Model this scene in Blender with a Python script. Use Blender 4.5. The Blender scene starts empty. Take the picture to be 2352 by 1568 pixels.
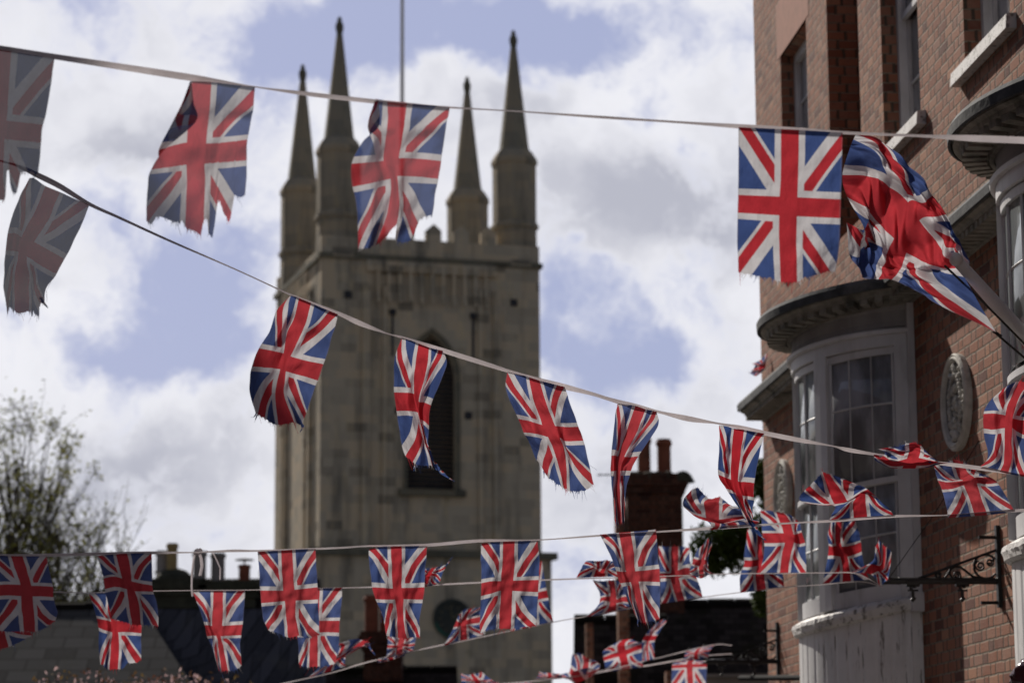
import bpy, math, random
import numpy as np
from mathutils import Vector, Matrix
random.seed(7)
SC = bpy.context.scene
COL = SC.collection
# ------------------------------------------------------------------ camera
FPX = 6200.0                                   # focal length in units of a 2352 px wide picture
PITCH = math.atan(1111 / FPX); ROLL = math.radians(0.35)
FW = np.array([0, math.cos(PITCH), math.sin(PITCH)])
_rt = np.array([1.0, 0, 0]); _up = np.cross(_rt, FW)
UPV = _up * math.cos(ROLL) + _rt * math.sin(ROLL)
RTV = _rt * math.cos(ROLL) - _up * math.sin(ROLL)
CAM = np.array([0, 0, 1.6])
cam_d = bpy.data.cameras.new('camera'); cam = bpy.data.objects.new('camera', cam_d); COL.objects.link(cam)
cam.matrix_world = Matrix(((RTV[0], UPV[0], -FW[0], CAM[0]), (RTV[1], UPV[1], -FW[1], CAM[1]), (RTV[2], UPV[2], -FW[2], CAM[2]), (0, 0, 0, 1)))
cam_d.sensor_width = 36; cam_d.lens = FPX / 2352 * 36
cam_d.clip_start = 0.5; cam_d.clip_end = 4000
cam_d.dof.use_dof = True; cam_d.dof.focus_distance = 11.0; cam_d.dof.aperture_fstop = 4.3
cam_d.dof.aperture_blades = 9
SC.camera = cam
SC.view_settings.view_transform = 'Standard'; SC.view_settings.look = 'None'
SC.view_settings.exposure = 0.0; SC.view_settings.gamma = 1.0
SC.render.engine = 'CYCLES'
SC.cycles.max_bounces = 6; SC.cycles.transmission_bounces = 6; SC.cycles.transparent_max_bounces = 6

# ------------------------------------------------------------------ world and sun
SUN_AZ = math.radians(-25); SUN_EL = math.radians(35)
SUN = Vector((math.sin(SUN_AZ) * math.cos(SUN_EL), math.cos(SUN_AZ) * math.cos(SUN_EL), math.sin(SUN_EL)))
sl = bpy.data.lights.new('sun', 'SUN'); sl.energy = 5.0; sl.angle = math.radians(0.5); sl.color = (1.0, 0.93, 0.84)
so = bpy.data.objects.new('sun', sl); COL.objects.link(so)
so.rotation_euler = SUN.to_track_quat('Z', 'Y').to_euler()


class NT:
    """tiny helper to write node trees"""
    def __init__(s, tree):
        s.t = tree; s.n = tree.nodes; s.l = tree.links
    def new(s, typ, **kw):
        nd = s.n.new(typ)
        for k, v in kw.items(): setattr(nd, k, v)
        return nd
    def put(s, sock, v):
        if hasattr(v, 'is_output') or hasattr(v, 'links') and not isinstance(v, (int, float)): s.l.new(v, sock)
        else: sock.default_value = v
    def m(s, op, a, b=None, c=None, clamp=False):
        nd = s.new('ShaderNodeMath', operation=op); nd.use_clamp = clamp
        s.put(nd.inputs[0], a)
        if b is not None: s.put(nd.inputs[1], b)
        if c is not None: s.put(nd.inputs[2], c)
        return nd.outputs[0]
    def vm(s, op, a, b=None, scale=None):
        nd = s.new('ShaderNodeVectorMath', operation=op)
        s.put(nd.inputs[0], a)
        if b is not None: s.put(nd.inputs[1], b)
        if scale is not None: s.put(nd.inputs['Scale'], scale)
        return nd.outputs['Value'] if op in ('LENGTH', 'DOT_PRODUCT', 'DISTANCE') else nd.outputs[0]
    def noise(s, vec, scale, detail=4, rough=0.55, dim='3D'):
        nd = s.new('ShaderNodeTexNoise', noise_dimensions=dim)
        if vec is not None: s.l.new(vec, nd.inputs['Vector'])
        nd.inputs['Scale'].default_value = scale; nd.inputs['Detail'].default_value = detail
        nd.inputs['Roughness'].default_value = rough
        return nd.outputs['Fac']
    def ramp(s, f, stops):
        nd = s.new('ShaderNodeValToRGB'); s.l.new(f, nd.inputs[0])
        e = nd.color_ramp.elements
        while len(e) < len(stops): e.new(0.5)
        for i, (p, c) in enumerate(stops):
            e[i].position = p; e[i].color = (c, c, c, 1) if isinstance(c, (int, float)) else (*c, 1)
        return nd.outputs[0]
    def mix(s, f, a, b, mode='MIX'):
        nd = s.new('ShaderNodeMix', data_type='RGBA', blend_type=mode)
        s.put(nd.inputs[0], f)
        for i, v in ((6, a), (7, b)):
            if isinstance(v, tuple): v = (*v, 1) if len(v) == 3 else v
            s.put(nd.inputs[i], v)
        return nd.outputs[2]
    def sstep(s, v, a, b):
        nd = s.new('ShaderNodeMapRange', interpolation_type='SMOOTHSTEP')
        s.put(nd.inputs[0], v); nd.inputs[1].default_value = a; nd.inputs[2].default_value = b
        return nd.outputs[0]
    def xyz(s, vec):
        nd = s.new('ShaderNodeSeparateXYZ'); s.l.new(vec, nd.inputs[0]); return nd.outputs
    def comb(s, x, y, z):
        nd = s.new('ShaderNodeCombineXYZ')
        for i, v in enumerate((x, y, z)): s.put(nd.inputs[i], v)
        return nd.outputs[0]


def ray(x, y):                                  # 2352-wide picture coordinates
    return FW + RTV * (x - 1176) / FPX - UPV * (y - 784) / FPX
def at(x, y, Y):
    r = ray(x, y); return CAM + r * (Y / r[1])
def atS(x, y, Y):                               # 2560-wide picture coordinates
    return at(x * 0.91875, y * 0.91875, Y)

world = bpy.data.worlds.new('World'); SC.world = world; world.use_nodes = True
w = NT(world.node_tree); w.n.clear()
tc = w.new('ShaderNodeTexCoord')
sky = w.new('ShaderNodeTexSky', sky_type='NISHITA'); sky.sun_disc = False
sky.sun_elevation = SUN_EL; sky.sun_rotation = SUN_AZ; sky.air_density = 1.0; sky.dust_density = 1.2; sky.ozone_density = 1.5
dvec = tc.outputs['Generated']
dx, dy, dz = w.xyz(dvec)
ys = w.m('MAXIMUM', dy, 0.05)
X = w.m('DIVIDE', dx, ys); Z = w.m('DIVIDE', dz, ys)
flat = w.comb(X, Z, 0.0)
# ragged edges
nd = w.new('ShaderNodeTexNoise'); w.l.new(flat, nd.inputs['Vector']); nd.inputs['Scale'].default_value = 16
nd.inputs['Detail'].default_value = 6; nd.inputs['Roughness'].default_value = 0.6
warp = w.vm('SCALE', w.vm('SUBTRACT', nd.outputs['Color'], (0.5, 0.5, 0.5)), scale=0.06)
fw_ = w.vm('ADD', flat, warp)
def blobs(lst):
    tot = None
    for (x, y, rx, ry, a) in lst:
        r = ray(x, y); cx, cz = r[0] / r[1], r[2] / r[1]
        q = w.vm('MULTIPLY', w.vm('SUBTRACT', fw_, (cx, cz, 0)), (FPX / rx, FPX / ry, 0))
        d2 = w.vm('DOT_PRODUCT', q, q)
        e = w.m('MULTIPLY', w.m('POWER', 2.718, w.m('MULTIPLY', d2, -1.0)), a)
        tot = e if tot is None else w.m('ADD', tot, e)
    return tot
blue = blobs([(560, 120, 110, 80, .5), (1200, 110, 160, 70, .5), (250, 110, 60, 50, .4), (640, 330, 60, 90, .4), (380, 660, 140, 50, .5), (1250, 720, 60, 70, .4), (330, 40, 200, 60, .55), (640, 150, 150, 150, .7), (760, 40, 200, 110, 1.0), (1060, 60, 330, 95, 1.25), (1330, 50, 170, 90, .8), (1180, 190, 70, 60, .5),
              (60, 20, 120, 35, .5), (440, 560, 210, 100, 1.0), (570, 430, 60, 160, .5), (290, 790, 170, 75, .9), (480, 720, 170, 130, 1.0), (20, 780, 70, 45, .5),
              (1300, 640, 100, 55, .8), (1400, 790, 190, 100, 1.25), (1530, 830, 90, 80, .8), (1680, 690, 70, 60, .5), (1700, 90, 50, 120, .5),
              (470, 1235, 130, 55, .35), (1320, 1300, 90, 70, .5), (560, 800, 60, 60, .4), (1100, 520, 60, 60, .3)])
grey = blobs([(300, 340, 200, 70, .7), (1500, 470, 210, 110, .95), (330, 1060, 140, 130, .7), (1620, 250, 130, 90, .25), (1400, 1120, 120, 150, .5),
              (100, 640, 160, 40, .4), (1150, 260, 110, 50, .3), (540, 960, 70, 120, .3), (1690, 480, 60, 200, .4), (230, 560, 150, 50, .4)])
fine = w.noise(fw_, 24, 9, 0.66)
big = w.noise(fw_, 7, 5, 0.6)
cover = w.m('ADD', w.m('SUBTRACT', 1.0, w.m('MULTIPLY', blue, 0.88)), w.m('MULTIPLY', w.m('SUBTRACT', fine, 0.485), 3.0))
front = w.sstep(dy, 0.75, 0.93)
gen = w.m('ADD', w.m('MULTIPLY', w.m('SUBTRACT', w.noise(dvec, 2.6, 7, 0.6), 0.5), 3.0), 0.45)
cover = w.m('ADD', w.m('MULTIPLY', cover, front), w.m('MULTIPLY', gen, w.m('SUBTRACT', 1.0, front)))
mask = w.sstep(cover, 0.05, 1.0)
lowband = w.sstep(Z, 0.10, 0.0)
mask = w.m('MAXIMUM', mask, w.m('MULTIPLY', lowband, 0.8))
gsh = w.m('ADD', w.m('MULTIPLY', grey, 1.2), w.m('ADD', w.m('MULTIPLY', w.m('SUBTRACT', big, 0.42), 2.8), w.m('MULTIPLY', w.m('SUBTRACT', fine, 0.5), 0.7)))
gsh = w.m('MULTIPLY', w.sstep(gsh, -0.1, 1.2), w.sstep(cover, 0.45, 1.15))
ccol = w.mix(gsh, (8.9, 8.9, 9.35), (4.9, 5.0, 5.75))
dim = w.m('ADD', 0.24, w.m('MULTIPLY', w.sstep(dy, 0.35, 0.97), 0.76))       # clouds towards the sun are the bright ones
ccol = w.mix(1.0, ccol, w.comb(dim, dim, dim), 'MULTIPLY')
skyc = w.mix(1.0, sky.outputs[0], (0.62, 0.60, 0.66), 'MULTIPLY')
veil = w.mix(w.m('MULTIPLY', front, 0.80), skyc, (4.05, 4.5, 6.75))
col = w.mix(w.m('MULTIPLY', mask, 0.97), veil, ccol)
bg = w.new('ShaderNodeBackground'); w.l.new(col, bg.inputs[0]); bg.inputs[1].default_value = 0.1
wo = w.new('ShaderNodeOutputWorld'); w.l.new(bg.outputs[0], wo.inputs[0])
world.cycles.sampling_method = 'MANUAL'; world.cycles.sample_map_resolution = 512

# ------------------------------------------------------------------ materials
def mat(name, base, rough=0.8, var=0.25, scale=6.0, bump=0.0, bscale=60.0, spec=0.3, metal=0.0, dark=None, dscale=1.5, damt=0.0, stretch=None):
    m = bpy.data.materials.new(name); m.use_nodes = True; n = NT(m.node_tree)
    p = n.n['Principled BSDF']; tcn = n.new('ShaderNodeTexCoord'); v = tcn.outputs['Object']
    vs = v
    if stretch: vs = n.vm('MULTIPLY', v, stretch)
    f = n.noise(vs, scale, 6)
    lo = tuple(c * (1 - var) for c in base); hi = tuple(min(1, c * (1 + var)) for c in base)
    c = n.ramp(f, [(0.3, lo), (0.7, hi)])
    if dark:
        g = n.sstep(n.noise(vs, dscale, 6, 0.65), 0.5, 0.68)
        c = n.mix(n.m('MULTIPLY', g, damt), c, dark)
    n.l.new(c, p.inputs['Base Color']); p.inputs['Roughness'].default_value = rough
    p.inputs['Specular IOR Level'].default_value = spec; p.inputs['Metallic'].default_value = metal
    if bump:
        b = n.new('ShaderNodeBump'); b.inputs['Strength'].default_value = bump; b.inputs['Distance'].default_value = 0.01
        n.l.new(n.noise(v, bscale, 4), b.inputs['Height']); n.l.new(b.outputs[0], p.inputs['Normal'])
    return m

def brick_mat(name, tint=(1, 1, 1), bump=0.6, k=1.0):
    m = bpy.data.materials.new(name); m.use_nodes = True; n = NT(m.node_tree); p = n.n['Principled BSDF']
    tcn = n.new('ShaderNodeTexCoord'); v = n.vm('SCALE', tcn.outputs['Object'], scale=k)
    wob = n.new('ShaderNodeTexNoise'); n.l.new(v, wob.inputs['Vector']); wob.inputs['Scale'].default_value = 9; wob.inputs['Detail'].default_value = 4
    v2 = n.vm('ADD', v, n.vm('SCALE', n.vm('SUBTRACT', wob.outputs['Color'], (.5, .5, .5)), scale=0.016))
    x, y, z = n.xyz(v2)
    h = n.m('ADD', x, y)
    row = n.m('FLOOR', n.m('DIVIDE', z, 0.075))
    odd = n.m('FLOORED_MODULO', row, 2.0)
    xx = n.m('ADD', h, n.m('ADD', n.m('MULTIPLY', odd, 0.16875), n.m('MULTIPLY', n.m('SINE', n.m('MULTIPLY', row, 7.3)), 0.012)))
    cell = n.m('FLOOR', n.m('DIVIDE', xx, 0.3375))
    t = n.m('FLOORED_MODULO', xx, 0.3375)
    head = n.m('GREATER_THAN', t, 0.225)
    loc = n.m('MINIMUM', n.m('MINIMUM', t, n.m('ABSOLUTE', n.m('SUBTRACT', t, 0.225))), n.m('SUBTRACT', 0.3375, t))
    zr = n.m('FLOORED_MODULO', z, 0.075); zd = n.m('MINIMUM', zr, n.m('SUBTRACT', 0.075, zr))
    d = n.m('MINIMUM', n.m('MULTIPLY', loc, 0.5), n.m('MULTIPLY', zd, 0.85))
    brick = n.sstep(d, 0.0035, 0.0075)
    ident = n.comb(n.m('ADD', n.m('MULTIPLY', cell, 2), head), row, 0.0)
    wn = n.new('ShaderNodeTexWhiteNoise', noise_dimensions='3D'); n.l.new(ident, wn.inputs['Vector'])
    c = n.ramp(wn.outputs['Value'], [(0.0, (.14, .06, .045)), (0.15, (.25, .10, .06)), (0.3, (.31, .135, .08)), (0.55, (.35, .155, .09)), (0.8, (.31, .16, .11)), (1.0, (.43, .22, .13))])
    c = n.mix(n.m('MULTIPLY', n.sstep(n.noise(v, 2.2, 6, .65), .48, .75), .42), c, (.36, .27, .22))
    c = n.mix(n.m('MULTIPLY', n.sstep(n.noise(v, 30, 5, .7), .52, .75), .45), c, (.14, .09, .07))
    mort = n.mix(n.noise(v, 14, 4), (.15, .125, .09), (.38, .32, .24))
    mort = n.mix(n.m('MULTIPLY', n.m('LESS_THAN', loc, 0.013), .85), mort, (.08, .06, .045))
    c = n.mix(brick, mort, c)
    c = n.mix(1.0, c, tint, 'MULTIPLY')
    n.l.new(c, p.inputs['Base Color']); p.inputs['Roughness'].default_value = 0.9; p.inputs['Specular IOR Level'].default_value = 0.15
    hgt = n.m('ADD', brick, n.m('MULTIPLY', n.noise(v, 70, 4), .5))
    b = n.new('ShaderNodeBump'); b.inputs['Strength'].default_value = bump; b.inputs['Distance'].default_value = 0.012
    n.l.new(hgt, b.inputs['Height']); n.l.new(b.outputs[0], p.inputs['Normal'])
    return m

def stone_mat(name, base=(.175, .15, .115)):
    m = bpy.data.materials.new(name); m.use_nodes = True; n = NT(m.node_tree); p = n.n['Principled BSDF']
    tcn = n.new('ShaderNodeTexCoord'); v = tcn.outputs['Object']
    x, y, z = n.xyz(v); h = n.m('ADD', x, y)
    row = n.m('FLOOR', n.m('DIVIDE', z, 0.34))
    cell = n.m('FLOOR', n.m('ADD', n.m('DIVIDE', h, 0.62), n.m('MULTIPLY', n.m('SINE', n.m('MULTIPLY', row, 12.9)), 3.0)))
    wn = n.new('ShaderNodeTexWhiteNoise', noise_dimensions='3D'); n.l.new(n.comb(cell, row, 0.0), wn.inputs['Vector'])
    c = n.ramp(wn.outputs['Value'], [(0.0, tuple(a * .5 for a in base)), (.08, tuple(a * .85 for a in base)), (.5, base), (.85, (base[0] * 1.15, base[1] * 1.08, base[2] * 1.0)), (1, (base[0] * 1.14, base[1] * 1.08, base[2] * 1.0))])
    streak = n.noise(n.vm('MULTIPLY', v, (1, 1, .09)), 1.6, 6, .65)
    c = n.mix(n.m('MULTIPLY', n.sstep(streak, .48, .70), .62), c, (.07, .068, .06))
    c = n.mix(n.m('MULTIPLY', n.sstep(n.noise(n.vm('MULTIPLY', v, (1, 1, .2)), 3.5, 6, .7), .5, .7), .5), c, (base[0] * 1.3, base[1] * 1.2, base[2] * .95))
    c = n.mix(n.m('MULTIPLY', n.sstep(n.noise(v, 1.1, 5, .6), .60, .75), .4), c, (.09, .09, .05))
    n.l.new(c, p.inputs['Base Color']); p.inputs['Roughness'].default_value = .95; p.inputs['Specular IOR Level'].default_value = .1
    b = n.new('ShaderNodeBump'); b.inputs['Strength'].default_value = .5; b.inputs['Distance'].default_value = .05
    n.l.new(n.noise(v, 9, 5), b.inputs['Height']); n.l.new(b.outputs[0], p.inputs['Normal'])
    return m

def paint_mat(name, base=(.62, .61, .60), peel=0.55, vert=(9, 9, 1.1), streak=0.35):
    """old white paint, peeling to grey wood in vertical cracks"""
    m = bpy.data.materials.new(name); m.use_nodes = True; n = NT(m.node_tree); p = n.n['Principled BSDF']
    tcn = n.new('ShaderNodeTexCoord'); v = tcn.outputs['Object']
    c = n.ramp(n.noise(v, 3, 6), [(.3, tuple(a * .82 for a in base)), (.7, base)])
    crack = n.sstep(n.noise(n.vm('MULTIPLY', v, vert), 2.4, 7, .72), peel, peel + .035)
    c = n.mix(n.m('MULTIPLY', crack, .85), c, (.16, .15, .13))
    st = n.sstep(n.noise(n.vm('MULTIPLY', v, (1, 1, .25)), 6, 5, .6), .5, .75)
    c = n.mix(n.m('MULTIPLY', st, streak), c, (.2, .19, .16))
    n.l.new(c, p.inputs['Base Color']); p.inputs['Roughness'].default_value = .55; p.inputs['Specular IOR Level'].default_value = .3
    b = n.new('ShaderNodeBump'); b.inputs['Strength'].default_value = .5; b.inputs['Distance'].default_value = .006; b.invert = True
    n.l.new(crack, b.inputs['Height']); n.l.new(b.outputs[0], p.inputs['Normal'])
    return m

def glass_mat(name, tint=(.012, .014, .017), rough=.06, backing_tone=0.0):
    m = bpy.data.materials.new(name); m.use_nodes = True; n = NT(m.node_tree); p = n.n['Principled BSDF']
    tcn = n.new('ShaderNodeTexCoord'); v = tcn.outputs['Object']
    f = n.sstep(n.noise(n.vm('MULTIPLY', v, (1.3, 1.3, .5)), 2.5, 4), .4, .7)
    c = n.mix(f, tuple(a * .6 for a in tint), tuple(a * 1.5 for a in tint))
    n.l.new(c, p.inputs['Base Color']); p.inputs['Roughness'].default_value = rough
    p.inputs['Specular IOR Level'].default_value = .5; p.inputs['IOR'].default_value = 1.5
    b = n.new('ShaderNodeBump'); b.inputs['Strength'].default_value = .06; b.inputs['Distance'].default_value = .02
    n.l.new(n.noise(v, 5, 3), b.inputs['Height']); n.l.new(b.outputs[0], p.inputs['Normal'])
    return m

def tile_mat(name, base, rowh=.16, wid=.22, var=.35, moss=0.2, mosscol=(.04, .05, .015)):
    """roof slates or tiles, laid out in the UV plane (u along the roof, v up the slope, metres)"""
    m = bpy.data.materials.new(name); m.use_nodes = True; n = NT(m.node_tree); p = n.n['Principled BSDF']
    uv = n.new('ShaderNodeUVMap').outputs[0]; u, v, _ = n.xyz(uv)
    row = n.m('FLOOR', n.m('DIVIDE', v, rowh))
    uu = n.m('ADD', u, n.m('MULTIPLY', n.m('FLOORED_MODULO', row, 2.0), wid / 2))
    cell = n.m('FLOOR', n.m('DIVIDE', uu, wid))
    wn = n.new('ShaderNodeTexWhiteNoise', noise_dimensions='3D'); n.l.new(n.comb(cell, row, 0.0), wn.inputs['Vector'])
    c = n.ramp(wn.outputs['Value'], [(0, tuple(a * (1 - var) for a in base)), (1, tuple(a * (1 + var) for a in base))])
    edge = n.m('MINIMUM', n.m('FLOORED_MODULO', v, rowh), n.m('MULTIPLY', n.m('FLOORED_MODULO', uu, wid), 1.4))
    e = n.sstep(edge, .004, rowh * .16)
    c = n.mix(e, tuple(a * .3 for a in base), c)
    obj = n.new('ShaderNodeTexCoord').outputs['Object']
    c = n.mix(n.m('MULTIPLY', n.sstep(n.noise(obj, 1.3, 6, .65), .48, .7), moss), c, mosscol)
    c = n.mix(n.m('MULTIPLY', n.sstep(n.noise(obj, 5, 6, .7), .55, .75), .4), c, tuple(min(1, a * 1.9) for a in base))
    n.l.new(c, p.inputs['Base Color']); p.inputs['Roughness'].default_value = .95; p.inputs['Specular IOR Level'].default_value = .06
    hgt = n.m('SUBTRACT', 1.0, n.m('DIVIDE', n.m('FLOORED_MODULO', v, rowh), rowh))
    b = n.new('ShaderNodeBump'); b.inputs['Strength'].default_value = .8; b.inputs['Distance'].default_value = .02
    n.l.new(n.m('ADD', hgt, n.m('MULTIPLY', wn.outputs['Value'], .3)), b.inputs['Height']); n.l.new(b.outputs[0], p.inputs['Normal'])
    return m

def flag_mat(name, gain=1.0, trans=.42, sheer=0.0):
    """Union flag from its own UVs: u across the short side, v down the long side (ratio 1 : 1.41)"""
    m = bpy.data.materials.new(name); m.use_nodes = True; n = NT(m.node_tree); n.n.clear()
    uv = n.new('ShaderNodeUVMap').outputs[0]; u, v, _ = n.xyz(uv)
    x = n.m('SUBTRACT', u, .5); y = n.m('MULTIPLY', n.m('SUBTRACT', v, .5), 1.41)
    a = n.m('ABSOLUTE', x); b = n.m('ABSOLUTE', y)
    q = n.m('SIGN', n.m('MULTIPLY', x, n.m('MULTIPLY', y, -1.0)))
    s = n.m('MULTIPLY', n.m('DIVIDE', n.m('SUBTRACT', n.m('MULTIPLY', a, .705), n.m('MULTIPLY', b, .5)), .8643), q)
    def box(val, lo, hi):
        return n.m('MULTIPLY', n.m('GREATER_THAN', val, lo), n.m('LESS_THAN', val, hi))
    wht = box(s, -.092, .128); red = box(s, 0.0, .098)
    mm = n.m('MINIMUM', a, b)
    w2 = n.m('LESS_THAN', mm, .146); r2 = n.m('LESS_THAN', mm, .086)
    BL, WH, RD = (.052, .100, .30), (.75, .74, .77), (.56, .030, .045)
    c = n.mix(wht, BL, WH); c = n.mix(red, c, RD); c = n.mix(w2, c, WH); c = n.mix(r2, c, RD)
    ob = n.new('ShaderNodeTexCoord').outputs['Object']
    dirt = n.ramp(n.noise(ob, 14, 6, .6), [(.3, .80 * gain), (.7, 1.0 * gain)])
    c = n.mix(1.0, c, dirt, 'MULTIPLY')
    rn = n.new('ShaderNodeObjectInfo').outputs['Random']                        # every flag has faded a little differently
    c = n.mix(n.m('MULTIPLY', rn, .13), c, (.33, .30, .31))
    seam = n.m('LESS_THAN', n.m('MINIMUM', u, n.m('SUBTRACT', 1.0, u)), .012)      # stitched side hems: doubled cloth
    c = n.mix(n.m('MULTIPLY', seam, .25), c, (.20, .18, .20))
    weave = n.m('ADD', n.m('SINE', n.m('MULTIPLY', u, 900)), n.m('SINE', n.m('MULTIPLY', v, 1250)))
    bp = n.new('ShaderNodeBump'); bp.inputs['Strength'].default_value = .6; bp.inputs['Distance'].default_value = .012
    wr = n.noise(n.comb(n.m('MULTIPLY', u, 3.2), n.m('MULTIPLY', v, 2.0), u), 2.6, 5, .55)
    n.l.new(n.m('ADD', n.m('MULTIPLY', wr, 2.0), n.m('MULTIPLY', weave, .01)), bp.inputs['Height'])
    df = n.new('ShaderNodeBsdfDiffuse'); tr = n.new('ShaderNodeBsdfTranslucent')
    n.l.new(c, df.inputs[0]); n.l.new(bp.outputs[0], df.inputs['Normal']); n.l.new(bp.outputs[0], tr.inputs['Normal'])
    n.l.new(c, tr.inputs[0])
    mx = n.new('ShaderNodeMixShader'); mx.inputs[0].default_value = trans
    n.l.new(df.outputs[0], mx.inputs[1]); n.l.new(tr.outputs[0], mx.inputs[2])
    last = mx.outputs[0]
    if sheer:
        tp = n.new('ShaderNodeBsdfTransparent'); tp.inputs[0].default_value = (1, 1, 1, 1)
        m2 = n.new('ShaderNodeMixShader'); m2.inputs[0].default_value = sheer
        n.l.new(last, m2.inputs[1]); n.l.new(tp.outputs[0], m2.inputs[2]); last = m2.outputs[0]
    o = n.new('ShaderNodeOutputMaterial'); n.l.new(last, o.inputs[0])
    return m

M = {}
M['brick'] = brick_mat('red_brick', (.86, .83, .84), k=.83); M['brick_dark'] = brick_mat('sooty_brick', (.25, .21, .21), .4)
M['brick_far'] = brick_mat('far_brick', (.85, .8, .75), .4)
M['stone'] = stone_mat('tower_stone', (.455, .392, .298)); M['stone_top'] = stone_mat('dark_spire_stone', (.26, .235, .185)); M['stone_mid'] = stone_mat('turret_stone', (.33, .285, .215)); M['stone_dark'] = stone_mat('weathered_string_stone', (.16, .15, .115))  # spires and turrets toned darker than the tower walls
M['rub'] = mat('rubbed_brick', (.33, .15, .10), .9, .15, 8)
M['paint'] = paint_mat('old_white_paint', (.60, .59, .585), .70)
M['paint_frame'] = paint_mat('white_frame_paint', (.65, .645, .65), .69, (6, 6, 2.5), .4)
M['paint_peel'] = paint_mat('peeling_white_paint', (.76, .755, .75), .585, (10, 10, .9), .2)
M['paint_sill'] = paint_mat('crumbling_sill_paint', (.72, .70, .67), .55, (7, 7, 7), .3)
M['cornice'] = mat('weathered_cornice', (.25, .235, .20), .85, .3, 9, .3, 40, dark=(.04, .045, .035), dscale=2.5, damt=.8)
M['lead'] = mat('lead_edge', (.06, .064, .068), .85, .3, 10, .3, 30, spec=.2, dark=(.16, .165, .165), dscale=3, damt=.6)
M['frieze'] = mat('stained_frieze', (.30, .285, .275), .8, .2, 4, .2, 30, dark=(.12, .11, .10), dscale=1.5, damt=.5, stretch=(1, 1, .5))
M['glass'] = glass_mat('window_glass', (.24, .243, .26)); M['glass2'] = glass_mat('sky_tinted_bay_glass', (.26, .285, .29), .05, 1.0)  # bay glass paled in its colour to imitate the sky's reflection
M['plaque'] = mat('plaque_stone', (.52, .50, .45), .85, .2, 14, .5, 40, dark=(.2, .19, .16), dscale=6, damt=.5)
M['plaque_rec'] = mat('plaque_recess', (.16, .155, .14), .9, .3, 20, .4, 40)
M['iron'] = mat('black_iron', (.008, .008, .009), .45, .4, 20, .2, 80, spec=.35)
M['tape'] = None
M['pole'] = mat('white_pole_paint', (.72, .69, .67), .35, .08, 5, spec=.5)
M['rope'] = mat('halyard_rope', (.05, .045, .04), .9, .3, 60)
M['slate'] = tile_mat('grey_slate', (.062, .060, .058), .40, .5, .3, .35, (.05, .052, .04))
M['slate_shadow'] = tile_mat('shaded_slate', (.05, .052, .062), .2, .3, .3, .35, (.09, .09, .08))  # dark slate colour stands in for shadow on the grey roof
M['tile_dark'] = tile_mat('dark_roof_tile', (.030, .024, .022), .15, .2, .45, .5, (.02, .022, .008))
M['terracotta'] = mat('terracotta_pot', (.20, .065, .035), .85, .3, 4, dark=(.05, .03, .02), dscale=2, damt=.7)
M['buffpot'] = mat('buff_pot', (.34, .25, .11), .85, .2, 4, dark=(.1, .08, .05), dscale=2, damt=.4)
M['greypot'] = mat('grey_pot', (.26, .24, .22), .85, .2, 4, dark=(.1, .09, .08), dscale=2, damt=.5)
M['mortar_cap'] = mat('mossy_cap', (.045, .045, .03), .95, .4, 5, .6, 20)
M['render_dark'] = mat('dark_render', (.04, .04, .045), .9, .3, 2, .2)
M['bark'] = mat('bark', (.055, .045, .033), .95, .3, 12)
M['cable'] = mat('black_cable', (.015, .015, .015), .8, .2, 20, spec=.05)
M['clock_blue'] = mat('clock_dark', (.035, .04, .035), .6, .3, 3)
M['gold'] = mat('old_gilding', (.20, .17, .10), .5, .3, 8, metal=.3)
M['green'] = mat('green_paint', (.02, .09, .06), .7, .3, 5)
M['fascia'] = mat('fascia_board', (.20, .18, .155), .8, .15, 2)
M['maroon'] = mat('maroon_gloss', (.045, .006, .012), .12, .3, 20, .9, 25, spec=.8)
M['ground'] = mat('street_paving', (.11, .105, .10), .9, .25, 1.5, .4, 20)
M['render'] = mat('cream_render', (.45, .41, .34), .9, .12, 2, .2)
def leaf_mat(name, a, b, tr=.3):
    m = bpy.data.materials.new(name); m.use_nodes = True; n = NT(m.node_tree); n.n.clear()
    ob = n.new('ShaderNodeTexCoord').outputs['Object']
    c = n.mix(n.sstep(n.noise(ob, 3.5, 4), .35, .65), a, b)
    df = n.new('ShaderNodeBsdfPrincipled'); tl = n.new('ShaderNodeBsdfTranslucent'); n.l.new(c, df.inputs['Base Color']); n.l.new(c, tl.inputs[0])
    df.inputs['Roughness'].default_value = .8; df.inputs['Specular IOR Level'].default_value = .12
    mx = n.new('ShaderNodeMixShader'); mx.inputs[0].default_value = tr
    n.l.new(df.outputs[0], mx.inputs[1]); n.l.new(tl.outputs[0], mx.inputs[2])
    o = n.new('ShaderNodeOutputMaterial'); n.l.new(mx.outputs[0], o.inputs[0]); return m
M['leaf_spring'] = leaf_mat('spring_leaf', (.11, .12, .025), (.24, .23, .05), .45)
M['leaf_dark'] = leaf_mat('evergreen_leaf', (.022, .04, .008), (.055, .08, .015), .25)
M['blossom'] = leaf_mat('pink_blossom', (.55, .36, .36), (.70, .52, .52), .3)
M['leaf_bronze'] = leaf_mat('bronze_leaf', (.12, .05, .03), (.16, .11, .04), .3)
M['flag'] = flag_mat('union_flag_cloth', .93); M['flag_sheer'] = flag_mat('worn_flag_cloth', .85, .42, .06); M['flag_thin_shaded'] = flag_mat('shaded_threadbare_flag_cloth', .72, .42, .075)  # threadbare cloth also darkened for the shade on the leftmost flags
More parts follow.
